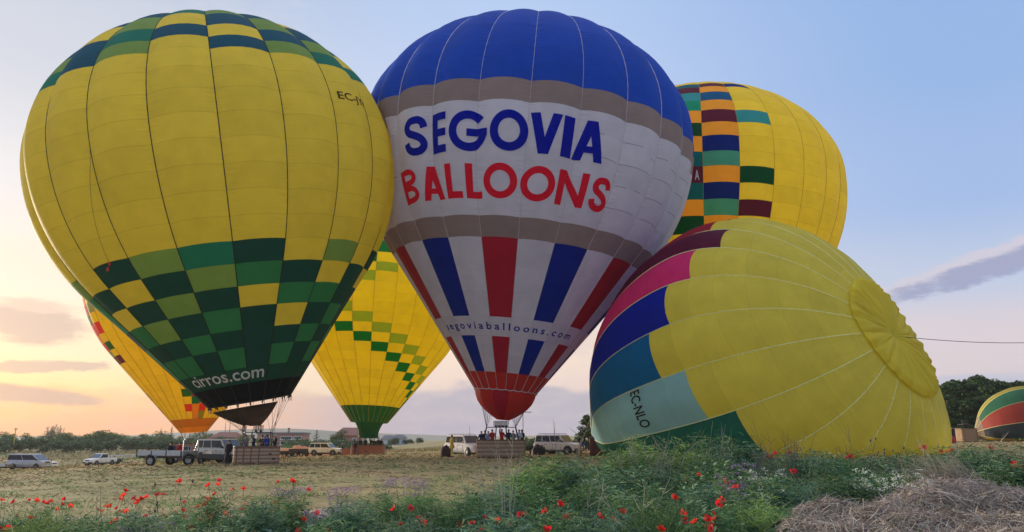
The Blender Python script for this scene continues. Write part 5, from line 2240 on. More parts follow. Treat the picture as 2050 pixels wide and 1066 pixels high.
tree('conifer', 320, 196, 857, 'open pointed conifer among the far trees, left of two', 'conifer', None, .9, 0)
tree('conifer', 342, 198, 853, 'taller denser pointed conifer just left of the orange balloon mouth', 'conifer', None, 1.1, 1)
tree('round', 444, 190, 872, 'light green tree in front of the low brick house with chimney', 'broadleaf_tree', None, 1.0, 3)
tree('round', 492, 185, 868, 'yellowish green tree just behind the leftmost basket', 'broadleaf_tree', None, 1.0, 4)
tree('round', 548, 188, 874, 'small green tree in front of the brick wall at its middle', 'broadleaf_tree', None, .9, 3)
tree('round', 470, 180, 874, 'small light green tree just left of the leftmost basket poles', 'broadleaf_tree', None, 1.2, 4)
tree('round', 522, 178, 876, 'low green tree seen through the leftmost basket poles', 'broadleaf_tree', None, 1.3, 3)
tree('round', 602, 176, 872, 'rounded green tree at the right corner of the brick building', 'broadleaf_tree', None, 1.1, 5)
tree('bush', 582, 180, 876, 'pale green bush before the white shutters of the brick building', 'garden_bush', None, 1.0, 3, cat='bush')
tree('bush', 608, 182, 880, 'low green bush at the right end of the brick building', 'garden_bush', None, 1.1, 4, cat='bush')
tree('conifer', 633, 186, 860, 'single pointed green conifer above the distant white off-roader', 'conifer', None, 1.5, 2)
tree('round', 676, 190, 862, 'rounded tree with a bare gap beside the gabled brick house', 'broadleaf_tree', None, .85, 5)
tree('round', 686, 192, 858, 'taller round tree directly left of the gabled brick house', 'broadleaf_tree', None, .6, 4)
GH = 'clipped hedge bushes behind the distant white off-roader'
for i, px in enumerate(range(586, 772, 14)):
    tree('bush', px, 158 + (i % 3) * 4, 884 - (3 if 640 < px < 720 else 0) + (i % 2) * 2, 'dense dark green hedge bush in the row behind the distant white off-roader', 'hedge_bush', GH, 1.35, 5 + i % 2, cat='bush')
GC = 'round dark bushes on the far skyline'
for i, (px, tp) in enumerate(((790, 876), (822, 879), (812, 880), (840, 876), (784, 880))):
    tree('bush', px, 214 + i, tp, 'round dark bush on the skyline right of the distant basket', 'skyline_bush', GC, 1.0, 6, cat='bush')
tree('bush', 1058, 120, 874, 'green bush right of the middle basket in the distance', 'skyline_bush', None, 1.2, 3, cat='bush')
tree('pine', 1178, 92, 829, 'dark leafy tree behind the lying basket, left of the lying balloon', 'broadleaf_tree', None, 1.0, 1)
for i, (px, tp, y, w_, lab) in enumerate(((1890, 768, 118, .75, 'leftmost dark pine, right beside the lying balloon'), (1925, 764, 108, .9, 'dark pine left of centre in the right hand grove'), (1958, 755, 114, 1.0, 'tall dark pine in the middle of the right hand grove'),
                                          (1992, 762, 104, .95, 'dark pine with lighter tips right of the tallest'), (2022, 756, 112, 1.0, 'tall dark pine near the right edge'), (2056, 766, 106, 1.0, 'dark pine cut by the right edge'),
                                          (1908, 790, 100, .7, 'short dark pine in front at the left of the grove'), (1975, 790, 98, .8, 'short dark pine behind the wicker basket'), (2010, 800, 99, .7, 'short bushy pine behind the striped balloon'), (1940, 782, 122, 1.0, 'dark pine filling the gap behind the tallest'), (2036, 780, 100, 1.0, 'broad dark pine low at the right edge'), (1900, 812, 96, .9, 'lowest bushy pine beside the lying balloon'))):
    tree('pine', px, y, tp, lab, 'pine_tree', 'grove of dark pines at right', w_ * 1.35, var=i % 3)

# ------------------------------------------------------------------ field litter: mown hay
def ribbons(P, D, L, Wd, bend, nseg=3, twist=None, taper=.15):
    """bent ribbons: P roots (n,3), D directions (n,3) unit, L lengths, Wd widths, bend: droop amount; returns quads"""
    n = len(P)
    t = np.linspace(0, 1, nseg + 1)
    side = np.cross(D, twist if twist is not None else rng.normal(size=(n, 3)))
    side /= np.linalg.norm(side, axis=1)[:, None] + 1e-9
    V = np.empty((n, nseg + 1, 2, 3))
    for i, q in enumerate(t):
        c = P + D * (L * q)[:, None] + bend * (q ** 2)[..., None] if np.ndim(q) else P + D * (L * q)[:, None] + bend * q ** 2
        w = (Wd * (1 - (1 - taper) * q))[:, None]
        V[:, i, 0] = c - side * w / 2
        V[:, i, 1] = c + side * w / 2
    base = (np.arange(n) * (nseg + 1) * 2)[:, None]
    Fs = []
    for i in range(nseg):
        Fs.append(base + np.array([[2 * i, 2 * i + 1, 2 * i + 3, 2 * i + 2]]))
    return V.reshape(-1, 3), np.concatenate(Fs, 1).reshape(-1, 4)


def stuff(name, V, Fc, mats, mi):
    return tag(fast_mesh(name, V, Fc, mats, mi), kind='stuff')


HAY = [mat('hay_' + n, lin(*c), rough=.9, var=.25, scale=1.5, transl=.12) for n, c in (('straw', (206, 184, 138)), ('olive', (134, 130, 86)), ('dry', (172, 148, 112)), ('dark', (88, 82, 58)), ('green', (92, 116, 66)))]
n = 95000
yy = np.exp(rng.uniform(math.log(15.5), math.log(105), n))
xx = rng.uniform(-1, 1, n) * (yy * .78 + 2)
row = np.sin((yy - .13 * xx) * (2 * PI / 3.6) + .8 * np.sin(xx * .12))        # windrows
keep = rng.random(n) < np.clip(.25 + .75 * row, .06, 1) * (1 - .95 * (np.abs(yy - 17.6) < 1.1))
xx, yy, row = xx[keep], yy[keep], row[keep]
n = len(xx)
P = np.stack([xx, yy, G(xx, yy) + .01 + .06 * np.clip(row, 0, 1) * rng.random(n)], -1)
a = rng.uniform(0, 2 * PI, n)
up = rng.uniform(.05, .75, n)
D = np.stack([np.cos(a), np.sin(a) * .6, up], -1)
D /= np.linalg.norm(D, axis=1)[:, None]
sc = np.clip(yy / 30, .7, 2.2)
V, Fc = ribbons(P, D, rng.uniform(.12, .34, n) * sc, rng.uniform(.012, .03, n) * sc * 1.3, np.stack([0 * a, 0 * a, -rng.uniform(.05, .22, n) * sc], -1), 2)
pat = np.sin(xx * .21 + 1.3) * np.sin(yy * .33 + xx * .07)
pr = rng.random(n)
mi = np.where(pr < .32, 0, np.where(pr < .56, 2, np.where(pr < .76, 1, 3)))
mi = np.where((pat > .35) & (rng.random(n) < .55), np.where(rng.random(n) < .5, 4, 1), mi)
stuff('mown_hay', V, Fc, HAY, np.repeat(mi, 2))
# green regrowth tufts on the field
n = 9000
cx = rng.uniform(-1, 1, 260)
cy = np.exp(rng.uniform(math.log(19), math.log(60), 260))
cx = cx * cy * .75
k = rng.integers(0, 260, n)
xx, yy = cx[k] + rng.normal(size=n) * .35, cy[k] + rng.normal(size=n) * .25
P = np.stack([xx, yy, G(xx, yy)], -1)
a = rng.uniform(0, 2 * PI, n)
D = np.stack([np.cos(a) * .5, np.sin(a) * .5, np.ones(n)], -1)
D /= np.linalg.norm(D, axis=1)[:, None]
V, Fc = ribbons(P, D, rng.uniform(.08, .26, n), rng.uniform(.015, .035, n), np.stack([np.cos(a) * .06, np.sin(a) * .06, -.04 + 0 * a], -1), 2)
GR = [leaf_mat('grass_a', 80, 116, 66), leaf_mat('grass_b', 128, 150, 92), leaf_mat('grass_c', 50, 82, 56), leaf_mat('grass_d', 172, 172, 124), leaf_mat('grass_blue', 120, 148, 128)]
stuff('regrowth_grass', V, Fc, GR[:2], np.repeat(rng.integers(0, 2, n), 2))
# rough grass on the far banks
n = 16000
xx = rng.uniform(-150, 40, n)
yy = rng.uniform(122, 176, n)
P = np.stack([xx, yy, G(xx, yy) - .03], -1)
a = rng.uniform(0, 2 * PI, n)
D = np.stack([np.cos(a) * .5, np.sin(a) * .5, np.ones(n)], -1)
D /= np.linalg.norm(D, axis=1)[:, None]
V, Fc = ribbons(P, D, rng.uniform(.3, .9, n), rng.uniform(.12, .3, n), np.stack([np.cos(a) * .2, 0 * a, -.1 + 0 * a], -1), 1)
pat = np.sin(xx * .09) + np.sin(yy * .35 + xx * .04)
stuff('bank_grass', V, Fc, [HAY[2], HAY[1], GR[0]], np.where(pat > .6, 2, np.where(rng.random(n) < .5, 0, 1)))

# ------------------------------------------------------------------ foreground flowers and grasses
def veg_top(x, y):
    return None


n = 165000
yy = 4.6 + (15.0 - 4.6) * rng.random(n) ** 1.05
xx = rng.uniform(-1, 1, n) * (yy * .76 + .6)
edge_ = 12.0 + 2.0 * sstep(xx, -3, 3) + .9 * np.sin(xx * 1.1) + .5 * np.sin(xx * 2.7 + 1)
heapx = (yy < 8.7) & (xx > 1.75 + (yy - 5) * .42)
dens = (1 - sstep(yy, edge_ - 1.2, edge_ + .8)) * (1 - .93 * heapx)
dens *= .45 + .55 * sstep(np.sin(xx * 1.9 + 2 * np.sin(yy * .7)) + np.sin(yy * 1.7 + xx), -1.0, .6)
keep = rng.random(n) < dens
xx, yy = xx[keep], yy[keep]
n = len(xx)
hmod = .85 + .25 * np.sin(xx * 1.3 + yy * .9) + .2 * np.sin(xx * 3.1 - yy * 2.2)
P = np.stack([xx, yy, G(xx, yy) - .02], -1)
a = rng.uniform(0, 2 * PI, n)
lean = rng.uniform(.05, .45, n)
D = np.stack([np.cos(a) * lean, np.sin(a) * lean, np.ones(n)], -1)
D /= np.linalg.norm(D, axis=1)[:, None]
Lh = rng.uniform(.28, .70, n) * hmod * (1 - .30 * sstep(yy, edge_[keep] - 3, edge_[keep]))
dr = Lh * rng.uniform(.1, .55, n)
V, Fc = ribbons(P, D, Lh, rng.uniform(.004, .011, n) * (yy / 8 + .3), np.stack([np.cos(a) * dr, np.sin(a) * dr, -dr * .55], -1), 3)
pat = np.sin(xx * .9 + 1.2 * np.sin(yy)) + .7 * np.sin(yy * 1.3 - xx * .5)
pr = rng.random(n)
mi = np.where(pat > .5, np.where(pr < .6, 0, np.where(pr < .85, 2, 1)), np.where(pat > -.5, np.where(pr < .5, 4, np.where(pr < .8, 2, 0)), np.where(pr < .35, 3, np.where(pr < .80, 1, 5))))
stuff('meadow_grass', V, Fc, GR + [HAY[0]], np.repeat(mi, 3))
# broad leaved weeds low down
n = 44000
yy = 4.6 + 9 * rng.random(n) ** 1.2
xx = rng.uniform(-1, 1, n) * (yy * .76 + .6)
edge_ = 9.4 + 3.4 * sstep(xx, -3, 3) + .9 * np.sin(xx * 1.1)
keep = (rng.random(n) < (1 - sstep(yy, edge_ - 1, edge_ + .5))) & ~((xx > 1.75 + (yy - 5) * .42) & (yy < 8.7))
xx, yy = xx[keep], yy[keep]
n = len(xx)
P = np.stack([xx, yy, G(xx, yy) + rng.uniform(.08, .46, n)], -1)
a = rng.uniform(0, 2 * PI, n)
D = np.stack([np.cos(a), np.sin(a), rng.uniform(-.1, .9, n)], -1)
D /= np.linalg.norm(D, axis=1)[:, None]
V, Fc = ribbons(P, D, rng.uniform(.05, .15, n), rng.uniform(.014, .040, n), np.stack([0 * a, 0 * a, -rng.uniform(.01, .05, n)], -1), 2, taper=.3)
stuff('weed_leaves', V, Fc, [GR[0], GR[2], LF_DARK, GR[4]], np.repeat(rng.integers(0, 4, n), 2))


# feathery fennel bushes
def fennel_mesh(seed, tone):
    r = np.random.default_rng(seed)
    n_st = 80
    VV, FF, MM, o = [], [], [], 0
    P0, P1 = [], []
    for i in range(n_st):
        a = r.random() * 6.28
        R = .52 * math.sqrt(r.random())
        hgt = (1 - .55 * (R / .52) ** 2) * (.75 + .3 * r.random())
        b0_ = np.array([R * .35 * math.cos(a), R * .35 * math.sin(a), 0])
        tp = np.array([R * math.cos(a), R * math.sin(a), hgt])
        P0.append(b0_)
        P1.append(tp)
    P0, P1 = np.array(P0), np.array(P1)
    d = P1 - P0
    L = np.linalg.norm(d, axis=1)
    V, Fc = ribbons(P0, d / L[:, None], L, np.full(n_st, .014), np.zeros((n_st, 3)), 2)
    VV.append(V); FF.append(Fc + o); MM.append(np.full(len(Fc), 1)); o += len(V)
    m = 4200
    k = r.integers(0, n_st, m)
    q = .25 + .8 * r.random(m) ** .55
    base = P0[k] + (P1 - P0)[k] * q[:, None] + r.normal(size=(m, 3)) * .045
    a = r.uniform(0, 6.28, m)
    D = np.stack([np.cos(a), np.sin(a), r.uniform(.0, 1.4, m)], -1)
    D /= np.linalg.norm(D, axis=1)[:, None]
    ln = r.uniform(.06, .17, m)
    V, Fc = ribbons(base, D, ln, r.uniform(.008, .014, m), np.stack([0 * a, 0 * a, -ln * .35], -1), 2, twist=r.normal(size=(m, 3)))
    VV.append(V); FF.append(Fc + o); MM.append(np.repeat(r.choice(3, m, p=[.55, .2, .25]) * 1, 2)); o += len(V)
    return np.concatenate(VV), np.concatenate(FF), np.concatenate(MM)


FEN = [leaf_mat('fennel', 84, 122, 74), leaf_mat('fennel_stem', 142, 164, 108), leaf_mat('fennel_dark', 46, 78, 54), leaf_mat('fennel_lime', 138, 164, 86), leaf_mat('fennel_blue', 100, 136, 112)]
protoF = []
for i in range(4):
    V, Fc, mi = fennel_mesh(50 + i, i)
    ms = [[FEN[0], FEN[1], FEN[2]], [FEN[3], FEN[1], FEN[0]], [FEN[4], FEN[1], FEN[2]], [FEN[0], FEN[3], FEN[4]]][i]
    o = fast_mesh('fennel_bush', V, Fc, ms, mi)
    protoF.append(o)
used = set()
for i, (px, tp, y, w_, v) in enumerate(((1120, 912, 13.5, 1.5, 0), (1165, 925, 13, 1.2, 2), (1080, 925, 13, 1.2, 1), (1285, 884, 12.5, 1.1, 1), (1255, 905, 12, 1.2, 0), (1355, 890, 12.6, 1.0, 1), (1445, 876, 12.8, 1.35, 0), (1480, 892, 12.4, 1.1, 2), (1425, 905, 11.6, 1.0, 3),
                                       (1320, 935, 11, 1.2, 2), (1390, 945, 10.2, 1.0, 0), (1230, 940, 10.8, 1.2, 2), (1180, 965, 9.6, 1.2, 0), (1290, 975, 8.6, 1.2, 3), (1340, 1000, 7.4, 1.1, 0), (1590, 920, 11, 1.3, 0), (1640, 912, 10.5, 1.2, 2), (1700, 925, 10.2, 1.2, 0),
                                       (1760, 938, 10.4, 1.2, 3), (1560, 955, 8.6, 1.3, 0), (1610, 965, 8.2, 1.2, 2), (1500, 985, 7.4, 1.0, 3), (1545, 1000, 6.8, 1.0, 1), (1965, 898, 12.0, 1.3, 0), (1925, 905, 11.6, 1.3, 0), (2005, 905, 11.4, 1.2, 2), (2040, 925, 10.5, 1.0, 0),
                                       (1850, 935, 9.6, 1.1, 2), (1060, 960, 9.8, 1.2, 0), (985, 968, 9.6, 1.2, 2), (930, 985, 9.0, 1.1, 0), (845, 975, 10.0, 1.2, 3), (760, 985, 9.6, 1.1, 0), (690, 1000, 8.6, 1.1, 2), (560, 985, 9.4, 1.1, 0), (500, 1000, 8.6, 1.0, 2), (420, 990, 9.4, 1.1, 0),
                                       (350, 1010, 8.4, 1.0, 3), (250, 1025, 7.4, 1.0, 2), (150, 1030, 7.0, 1.0, 0), (60, 1025, 7.4, 1.0, 1), (640, 1035, 6.8, 1.0, 0), (800, 1030, 7.0, 1.1, 2), (1000, 1020, 7.0, 1.1, 2), (1110, 1010, 7.2, 1.1, 0), (1210, 1025, 6.6, 1.1, 2), (1430, 1030, 6.4, 1.1, 0), (1530, 930, 11.4, 1.0, 3), (1505, 908, 12.4, 1.2, 0), (1545, 912, 12.2, 1.2, 2), (1610, 908, 12.4, 1.2, 0), (1665, 910, 12.2, 1.3, 3), (1715, 912, 12.4, 1.2, 0), (1770, 914, 12.0, 1.2, 2), (1822, 912, 12.2, 1.2, 0), (1868, 914, 12.2, 1.1, 3), (1680, 950, 8.8, 1.1, 0), (1730, 955, 8.8, 1.1, 2), (1790, 950, 9.0, 1.1, 0), (1470, 930, 11.0, 1.2, 0), (1410, 975, 8.4, 1.2, 2), (1460, 960, 8.8, 1.1, 0))):
    c = onto(px, y)
    hgt = float(at(px, tp - (7 if px > 1200 else 2), y)[2] - c[2])
    if hgt < .15: hgt = .15
    o = protoF[v] if v not in used else protoF[v].copy()
    if v in used:
        COL.objects.link(o)
    used.add(v)
    o.location = c - np.array([0, 0, .03])
    o.scale = (w_ * max(hgt, .45) * 1.15, w_ * max(hgt, .45) * 1.15, hgt)
    o.rotation_euler = (0, 0, rng.random() * 6.28)
    tag(o, 'feathery green fennel bush among the poppies in the foreground', 'bush', 'feathery green bushes in the foreground')


# leafy weeds with broader leaves
def weed_mesh(seed):
    r = np.random.default_rng(seed)
    VV, FF, MM, o = [], [], [], 0
    m = 26
    a = r.uniform(0, 6.28, m)
    R = .42 * np.sqrt(r.random(m))
    top = np.stack([R * np.cos(a), R * np.sin(a), (.55 + .45 * r.random(m)) * (1 - .5 * (R / .42) ** 2)], -1)
    root_ = top * np.array([.3, .3, 0])
    d = top - root_
    L = np.linalg.norm(d, axis=1)
    V, Fc = ribbons(root_, d / L[:, None], L, np.full(m, .013), np.zeros((m, 3)), 2)
    VV.append(V); FF.append(Fc); MM.append(np.full(len(Fc), 2)); o = len(V)
    k = r.integers(0, m, 520)
    q = (.15 + .85 * r.random(520) ** .7)[:, None]
    base = root_[k] + (top - root_)[k] * q
    aa = r.uniform(0, 6.28, 520)
    D = np.stack([np.cos(aa), np.sin(aa), r.uniform(-.1, .8, 520)], -1)
    D /= np.linalg.norm(D, axis=1)[:, None]
    ln = r.uniform(.07, .18, 520) * (1.2 - .5 * q[:, 0])
    # lance-shaped: narrow, wide, pointed
    V, Fc = ribbons(base, D, ln, ln * .32, np.stack([0 * aa, 0 * aa, -ln * .3], -1), 3, twist=r.normal(size=(520, 3)) * .5 + np.array([0, 0, 1.0]), taper=.1)
    V = V.reshape(520, 4, 2, 3)
    mid = V[:, 0].mean(1, keepdims=True)
    V[:, 0] = mid + (V[:, 0] - mid) * .25
    VV.append(V.reshape(-1, 3)); FF.append(Fc + o); MM.append(np.repeat(r.choice(3, 520, p=[.45, .3, .25]), 3))
    return np.concatenate(VV), np.concatenate(FF), np.concatenate(MM)


WD = [leaf_mat('weed', 108, 144, 92), leaf_mat('weed_pale', 156, 176, 132), leaf_mat('weed_dark', 66, 102, 68)]
protoW = []
for i in range(3):
    V, Fc, mi = weed_mesh(200 + i)
    protoW.append([fast_mesh('leafy_weed', V, Fc, WD, mi), False])
rw = np.random.default_rng(31)
nw = 0
for i in range(400):
    y = 5.6 + 6.6 * rw.random()
    x = rw.uniform(-1, 1) * y * .72
    if (x > 1.5 + (y - 5) * .42 and y < 9.2) or nw >= 110:
        continue
    p_, done = protoW[i % 3]
    o = p_ if not done else p_.copy()
    if done:
        COL.objects.link(o)
    protoW[i % 3][1] = True
    s = .48 + .32 * rw.random() + .26 * sstep(x, -.5, 1.5)
    o.location = (x, y, gz(x, y) - .02)
    o.scale = (s * 1.1, s * 1.1, s)
    o.rotation_euler = (0, 0, rw.random() * 6.28)
    tag(o, 'leafy green weed with lance-shaped leaves among the foreground grass', 'weed', 'leafy weeds in the foreground')
    nw += 1


# poppies
def poppy_mesh(seed, ms):
    r = np.random.default_rng(seed)
    b = MB()
    bx, by = .04 * r.normal(), .04 * r.normal()
    b.tube([(bx * 3, by * 3, -.5), (bx, by, -.22), (0, 0, 0)], .0035, 3, 0, cap=False)
    tilt = Matrix.Rotation(.35 + .55 * r.random(), 3, 'X') @ Matrix.Rotation(r.random() * .5, 3, 'Y')
    op = .55 + .5 * r.random()
    for k in range(4):
        a0 = k * PI / 2 + .2 * r.normal()
        G_ = []
        for i, q in enumerate((.08, .5, .85, 1.0)):
            row_ = []
            for j, w in enumerate(np.linspace(-1, 1, 5)):
                a = a0 + w * .85 * (1 if q > .2 else .6)
                R = .046 * q * (1 - .16 * w * w)
                z = .052 * (q ** 1.6) * (1.15 - op) + .006 * r.normal() + (.006 if k % 2 else 0)
                row_.append(tilt @ Vector((R * math.cos(a), R * math.sin(a), z)))
            G_.append(row_)
        b.grid(np.array(G_), 1)
    c = tilt @ Vector((0, 0, .008))
    b.lathe([(.011, 0), (.013, .006), (.006, .014), (0, .015)], 6, tuple(c), mi=2)
    return b


M_stem = leaf_mat('stem', 92, 112, 70)
M_pop = [mat('poppy_petal_' + n_, lin(*c), rough=.55, var=.12, scale=30, transl=.45, obj_var=.12) for n_, c in (('scarlet', (255, 66, 40)), ('red', (240, 44, 40)), ('deep', (214, 40, 44)))]
M_pc = mat('poppy_centre', (.02, .015, .02, 1), rough=.7)
pops = []
pl_ = lambda k, ox, oy, L: [(x / k + ox, y / k + oy) for x, y in L]
pops += pl_(4.333, 0, 820, [(15, 790), (120, 805), (262, 787), (318, 798), (375, 810), (415, 815), (440, 800), (560, 780), (535, 825), (610, 848), (487, 872), (848, 870), (930, 845), (1015, 860), (1085, 710), (1073, 750), (1040, 780), (1165, 770), (1190, 790), (1215, 775), (1240, 780), (1270, 765), (1190, 815), (1365, 740), (1410, 740), (1555, 628), (1055, 890), (1095, 895), (145, 940), (255, 980), (265, 945), (70, 1040), (110, 1040), (540, 1055), (995, 985), (1010, 960), (1270, 930), (1415, 930), (1605, 805), (1585, 885), (1610, 885), (1530, 900), (1590, 940), (1790, 910), (1770, 955), (1715, 975), (1650, 1010), (1525, 1020), (1570, 1045), (1715, 850), (1783, 827), (1800, 780), (1650, 1060), (10, 1040), (885, 885), (960, 842)])
pops += pl_(3.942, 0, 920, [(1730, 170), (1720, 205), (1645, 210), (1690, 275), (1640, 318), (1930, 370), (1900, 400), (1780, 443), (1670, 462), (1980, 570), (1918, 235), (1840, 235)])
pops += pl_(3.942, 500, 900, [(228, 258), (335, 255), (345, 262), (465, 320), (200, 423), (218, 530), (370, 545), (428, 567), (132, 597), (90, 635), (15, 650), (388, 648), (615, 650), (527, 513), (1138, 475), (1268, 468), (1190, 597), (1327, 563), (1365, 587), (1672, 470), (1895, 495), (1860, 540), (1755, 590), (1662, 603), (1950, 545), (1953, 580), (1845, 645), (1915, 640)])
pops += pl_(3.942, 1000, 850, [(393, 345), (428, 395), (497, 405), (410, 462), (433, 487), (187, 547), (740, 478), (785, 525), (997, 450), (1065, 462), (1435, 380), (1487, 375), (1570, 405), (1470, 445), (315, 620), (427, 640), (475, 640), (527, 620), (572, 663), (360, 690), (165, 722), (205, 720), (537, 745), (800, 732), (905, 762), (975, 670), (975, 700), (1380, 590), (1440, 710), (1467, 768), (1537, 775), (1635, 755), (1693, 720), (1698, 755), (1728, 640), (1760, 600), (1660, 810), (1675, 832), (378, 838), (1275, 840), (70, 795), (1790, 460), (1865, 500), (1075, 330), (1195, 325), (1280, 340)])
pops += pl_(3.727, 1500, 850, [(195, 222), (305, 215), (160, 240), (745, 250), (328, 357), (1270, 180), (1310, 178), (1433, 203), (1475, 208), (1510, 203), (1975, 290), (1985, 310), (2040, 340), (1800, 178)])
protoP = []
for i in range(6):
    protoP.append(poppy_mesh(80 + i, None).build('poppy', [M_stem, M_pop[i % 3], M_pc]))
usedp = set()
for i, (px, py) in enumerate(pops):
    # the lower in the picture the nearer; heights follow from where the bloom stands over the bank
    for y in np.linspace(5.4, 16, 60):
        p = at(px, py, y)
        hgt = p[2] - gz(p[0], y)
        want = (.37 if px < 620 else .50 if px < 1000 else .58) + .09 * math.sin(i * 1.7)
        if hgt <= want:
            break
    v = i % 6
    o = protoP[v] if v not in usedp else protoP[v].copy()
    if v in usedp:
        COL.objects.link(o)
    usedp.add(v)
    o.location = p
    s = .70 + .16 * math.sin(i * 2.3) + .25 * sstep(y, 5.5, 8) + .25 * sstep(y, 8, 14)
    o.scale = (s, s, max(s, .9))
    o.rotation_euler = (0, 0, rng.random() * 6.28)
    tag(o, 'red poppy in bloom among the foreground grass', 'poppy', 'red poppies in the foreground')


# clumps of small purple and white flowers
def flower_clump(seed, per_head, spread):
    r = np.random.default_rng(seed)
    VV, FF, MM, o = [], [], [], 0
    m = 20
    R = spread * np.sqrt(r.random(m))
    a = r.uniform(0, 6.28, m)
    top = np.stack([R * np.cos(a) * 1.5, R * np.sin(a), -.16 * r.random(m)], -1)
    root_ = np.stack([R * np.cos(a) * .4, R * np.sin(a) * .4, np.full(m, -.5)], -1)
    d = top - root_
    L = np.linalg.norm(d, axis=1)
    V, Fc = ribbons(root_, d / L[:, None], L, np.full(m, .006), np.zeros((m, 3)), 1)
    VV.append(V); FF.append(Fc); MM.append(np.zeros(len(Fc), int)); o = len(V)
    q = per_head
    base = np.repeat(top, q * 4, 0) + r.normal(size=(m * q * 4, 3)) * np.array([.016, .016, .009])
    n_ = len(base)
    aa = r.uniform(0, 6.28, n_)
    D = np.stack([np.cos(aa), np.sin(aa), r.uniform(-.1, .9, n_)], -1)
    D /= np.linalg.norm(D, axis=1)[:, None]
    V, Fc = ribbons(base, D, r.uniform(.008, .018, n_), np.full(n_, .010), np.zeros((n_, 3)), 1, taper=.7)
    VV.append(V); FF.append(Fc + o); MM.append(r.choice(2, n_, p=[.6, .4]) + 1)
    return np.concatenate(VV), np.concatenate(FF), np.concatenate(MM)


PUR = [mat('petal_violet', lin(142, 112, 152), rough=.7, transl=.3, var=.2), mat('petal_pale_violet', lin(180, 162, 184), rough=.7, transl=.3, var=.2)]
WHI = [mat('petal_white', lin(222, 226, 216), rough=.7, transl=.3), mat('petal_cream', lin(206, 208, 184), rough=.7, transl=.3)]
protoC = {}
for nm, ms in (('purple', PUR), ('white', WHI)):
    for i in range(2):
        V, Fc, mi = flower_clump(120 + i + (5 if nm == 'white' else 0), 4 if nm == 'purple' else 2, .17 if nm == 'purple' else .27)
        protoC[nm, i] = [V, Fc, mi, [M_stem] + ms, None]
pur = pl_(3.942, 500, 900, [(240, 300), (270, 330), (330, 350), (300, 300), (400, 290), (720, 300), (780, 290), (680, 310), (830, 280), (690, 380), (750, 400), (1100, 220), (1070, 240), (1200, 230), (1250, 215), (1300, 230), (1330, 250), (1380, 240), (1290, 340), (1360, 300), (520, 480), (560, 470), (490, 490), (660, 490), (680, 510), (740, 440), (640, 450), (1620, 520), (1650, 530), (560, 485)])
pur += pl_(3.942, 0, 920, [(1050, 525), (1110, 520), (1300, 495), (1330, 500), (960, 555), (1000, 540), (1170, 530), (1200, 540), (1530, 480), (1250, 500)])
pur += pl_(3.942, 1000, 850, [(1490, 292), (1400, 320), (1380, 330), (1730, 380), (1770, 400), (1830, 450), (1870, 480), (1640, 520), (1660, 540), (1950, 310), (1980, 300), (2010, 320), (640, 420), (1800, 420)])
whi = pl_(3.727, 1500, 850, [(40, 320), (80, 330), (110, 345), (1000, 290), (1040, 300), (1100, 350), (1060, 360), (950, 400), (1000, 410), (880, 240), (1200, 350), (1240, 370), (60, 480), (560, 210), (910, 370), (1140, 330), (1010, 340)])
for i, (lst, nm) in enumerate(((pur, 'purple'), (whi, 'white'))):
    for j, (px, py) in enumerate(lst):
        for y in np.linspace(5.6, 16, 60):
            p = at(px, py, y)
            if p[2] - gz(p[0], y) <= .47 + .1 * math.sin(j * 1.3) + .12 * (px > 1100):
                break
        pr_ = protoC[nm, j % 2]
        if pr_[4] is None:
            o = fast_mesh(nm + '_flower_clump', pr_[0], pr_[1], pr_[3], pr_[2])
            pr_[4] = o
        else:
            o = pr_[4].copy()
            COL.objects.link(o)
        o.location = p
        s = .85 + .2 * math.sin(j * 2.1) + .15 * sstep(y, 8, 14)
        o.scale = (s, s, 1)
        o.rotation_euler = (0, 0, rng.random() * 6.28)
        if nm == 'purple':
            tag(o, 'clump of small purple flower heads on thin stems in the foreground', 'flower clump', 'small purple flowers in the foreground')
        else:
            tag(o, 'clump of tiny white flowers on the bank below the lying balloon', 'flower clump', 'tiny white flowers at right')

# tall dry stalks
M_dry = [mat('dry_stalk_' + n_, lin(*c), rough=.9, var=.2) for n_, c in (('grey', (150, 142, 128)), ('pale', (186, 174, 150)), ('brown', (110, 96, 84)))]


def spray(px, y, top_py, n_, spread, label, seed, m, fork=3, name='dry_stalks', heads=False, r0=.006):
    r = np.random.default_rng(seed)
    c = onto(px, y)
    H = float(at(px, top_py, y)[2] - c[2])
    b = MB()
    for i in range(n_):
        dx, dy = spread * r.normal() * .5, spread * r.normal() * .3
        hh = H * (.6 + .4 * r.random()) if i else H
        p0 = np.array([dx * .25, dy * .25, -.03])
        p2 = np.array([dx, dy, hh])
        p1 = (p0 + p2) / 2 + np.array([dx * -.15, 0, 0]) + r.normal(size=3) * .02
        b.tube([p0, p1, p2], [r0, r0 * .7, r0 * .3], 3, 0, cap=False)
        for k in range(fork):
            t = .45 + .5 * r.random()
            q0 = p1 + (p2 - p1) * (t - .4) * 1.4
            q1 = q0 + np.array([r.normal() * .10, r.normal() * .06, .06 + .14 * r.random()]) * (H * .7 + .2)
            b.tube([q0, q1], [r0 * .6, r0 * .25], 3, 0, cap=False)
            if heads:
                b.lathe([(0, -.014), (.010, 0), (.013, .010), (.004, .022), (0, .024)], 6, tuple(q1), mi=1)
        if heads:
            b.lathe([(0, -.02), (.013, 0), (.017, .012), (.005, .03), (0, .032)], 6, tuple(p2), mi=1)
    o = b.build(name, [m, M_dry[2]], None, c)
    tag(o, label, 'dry stalks')
    return o


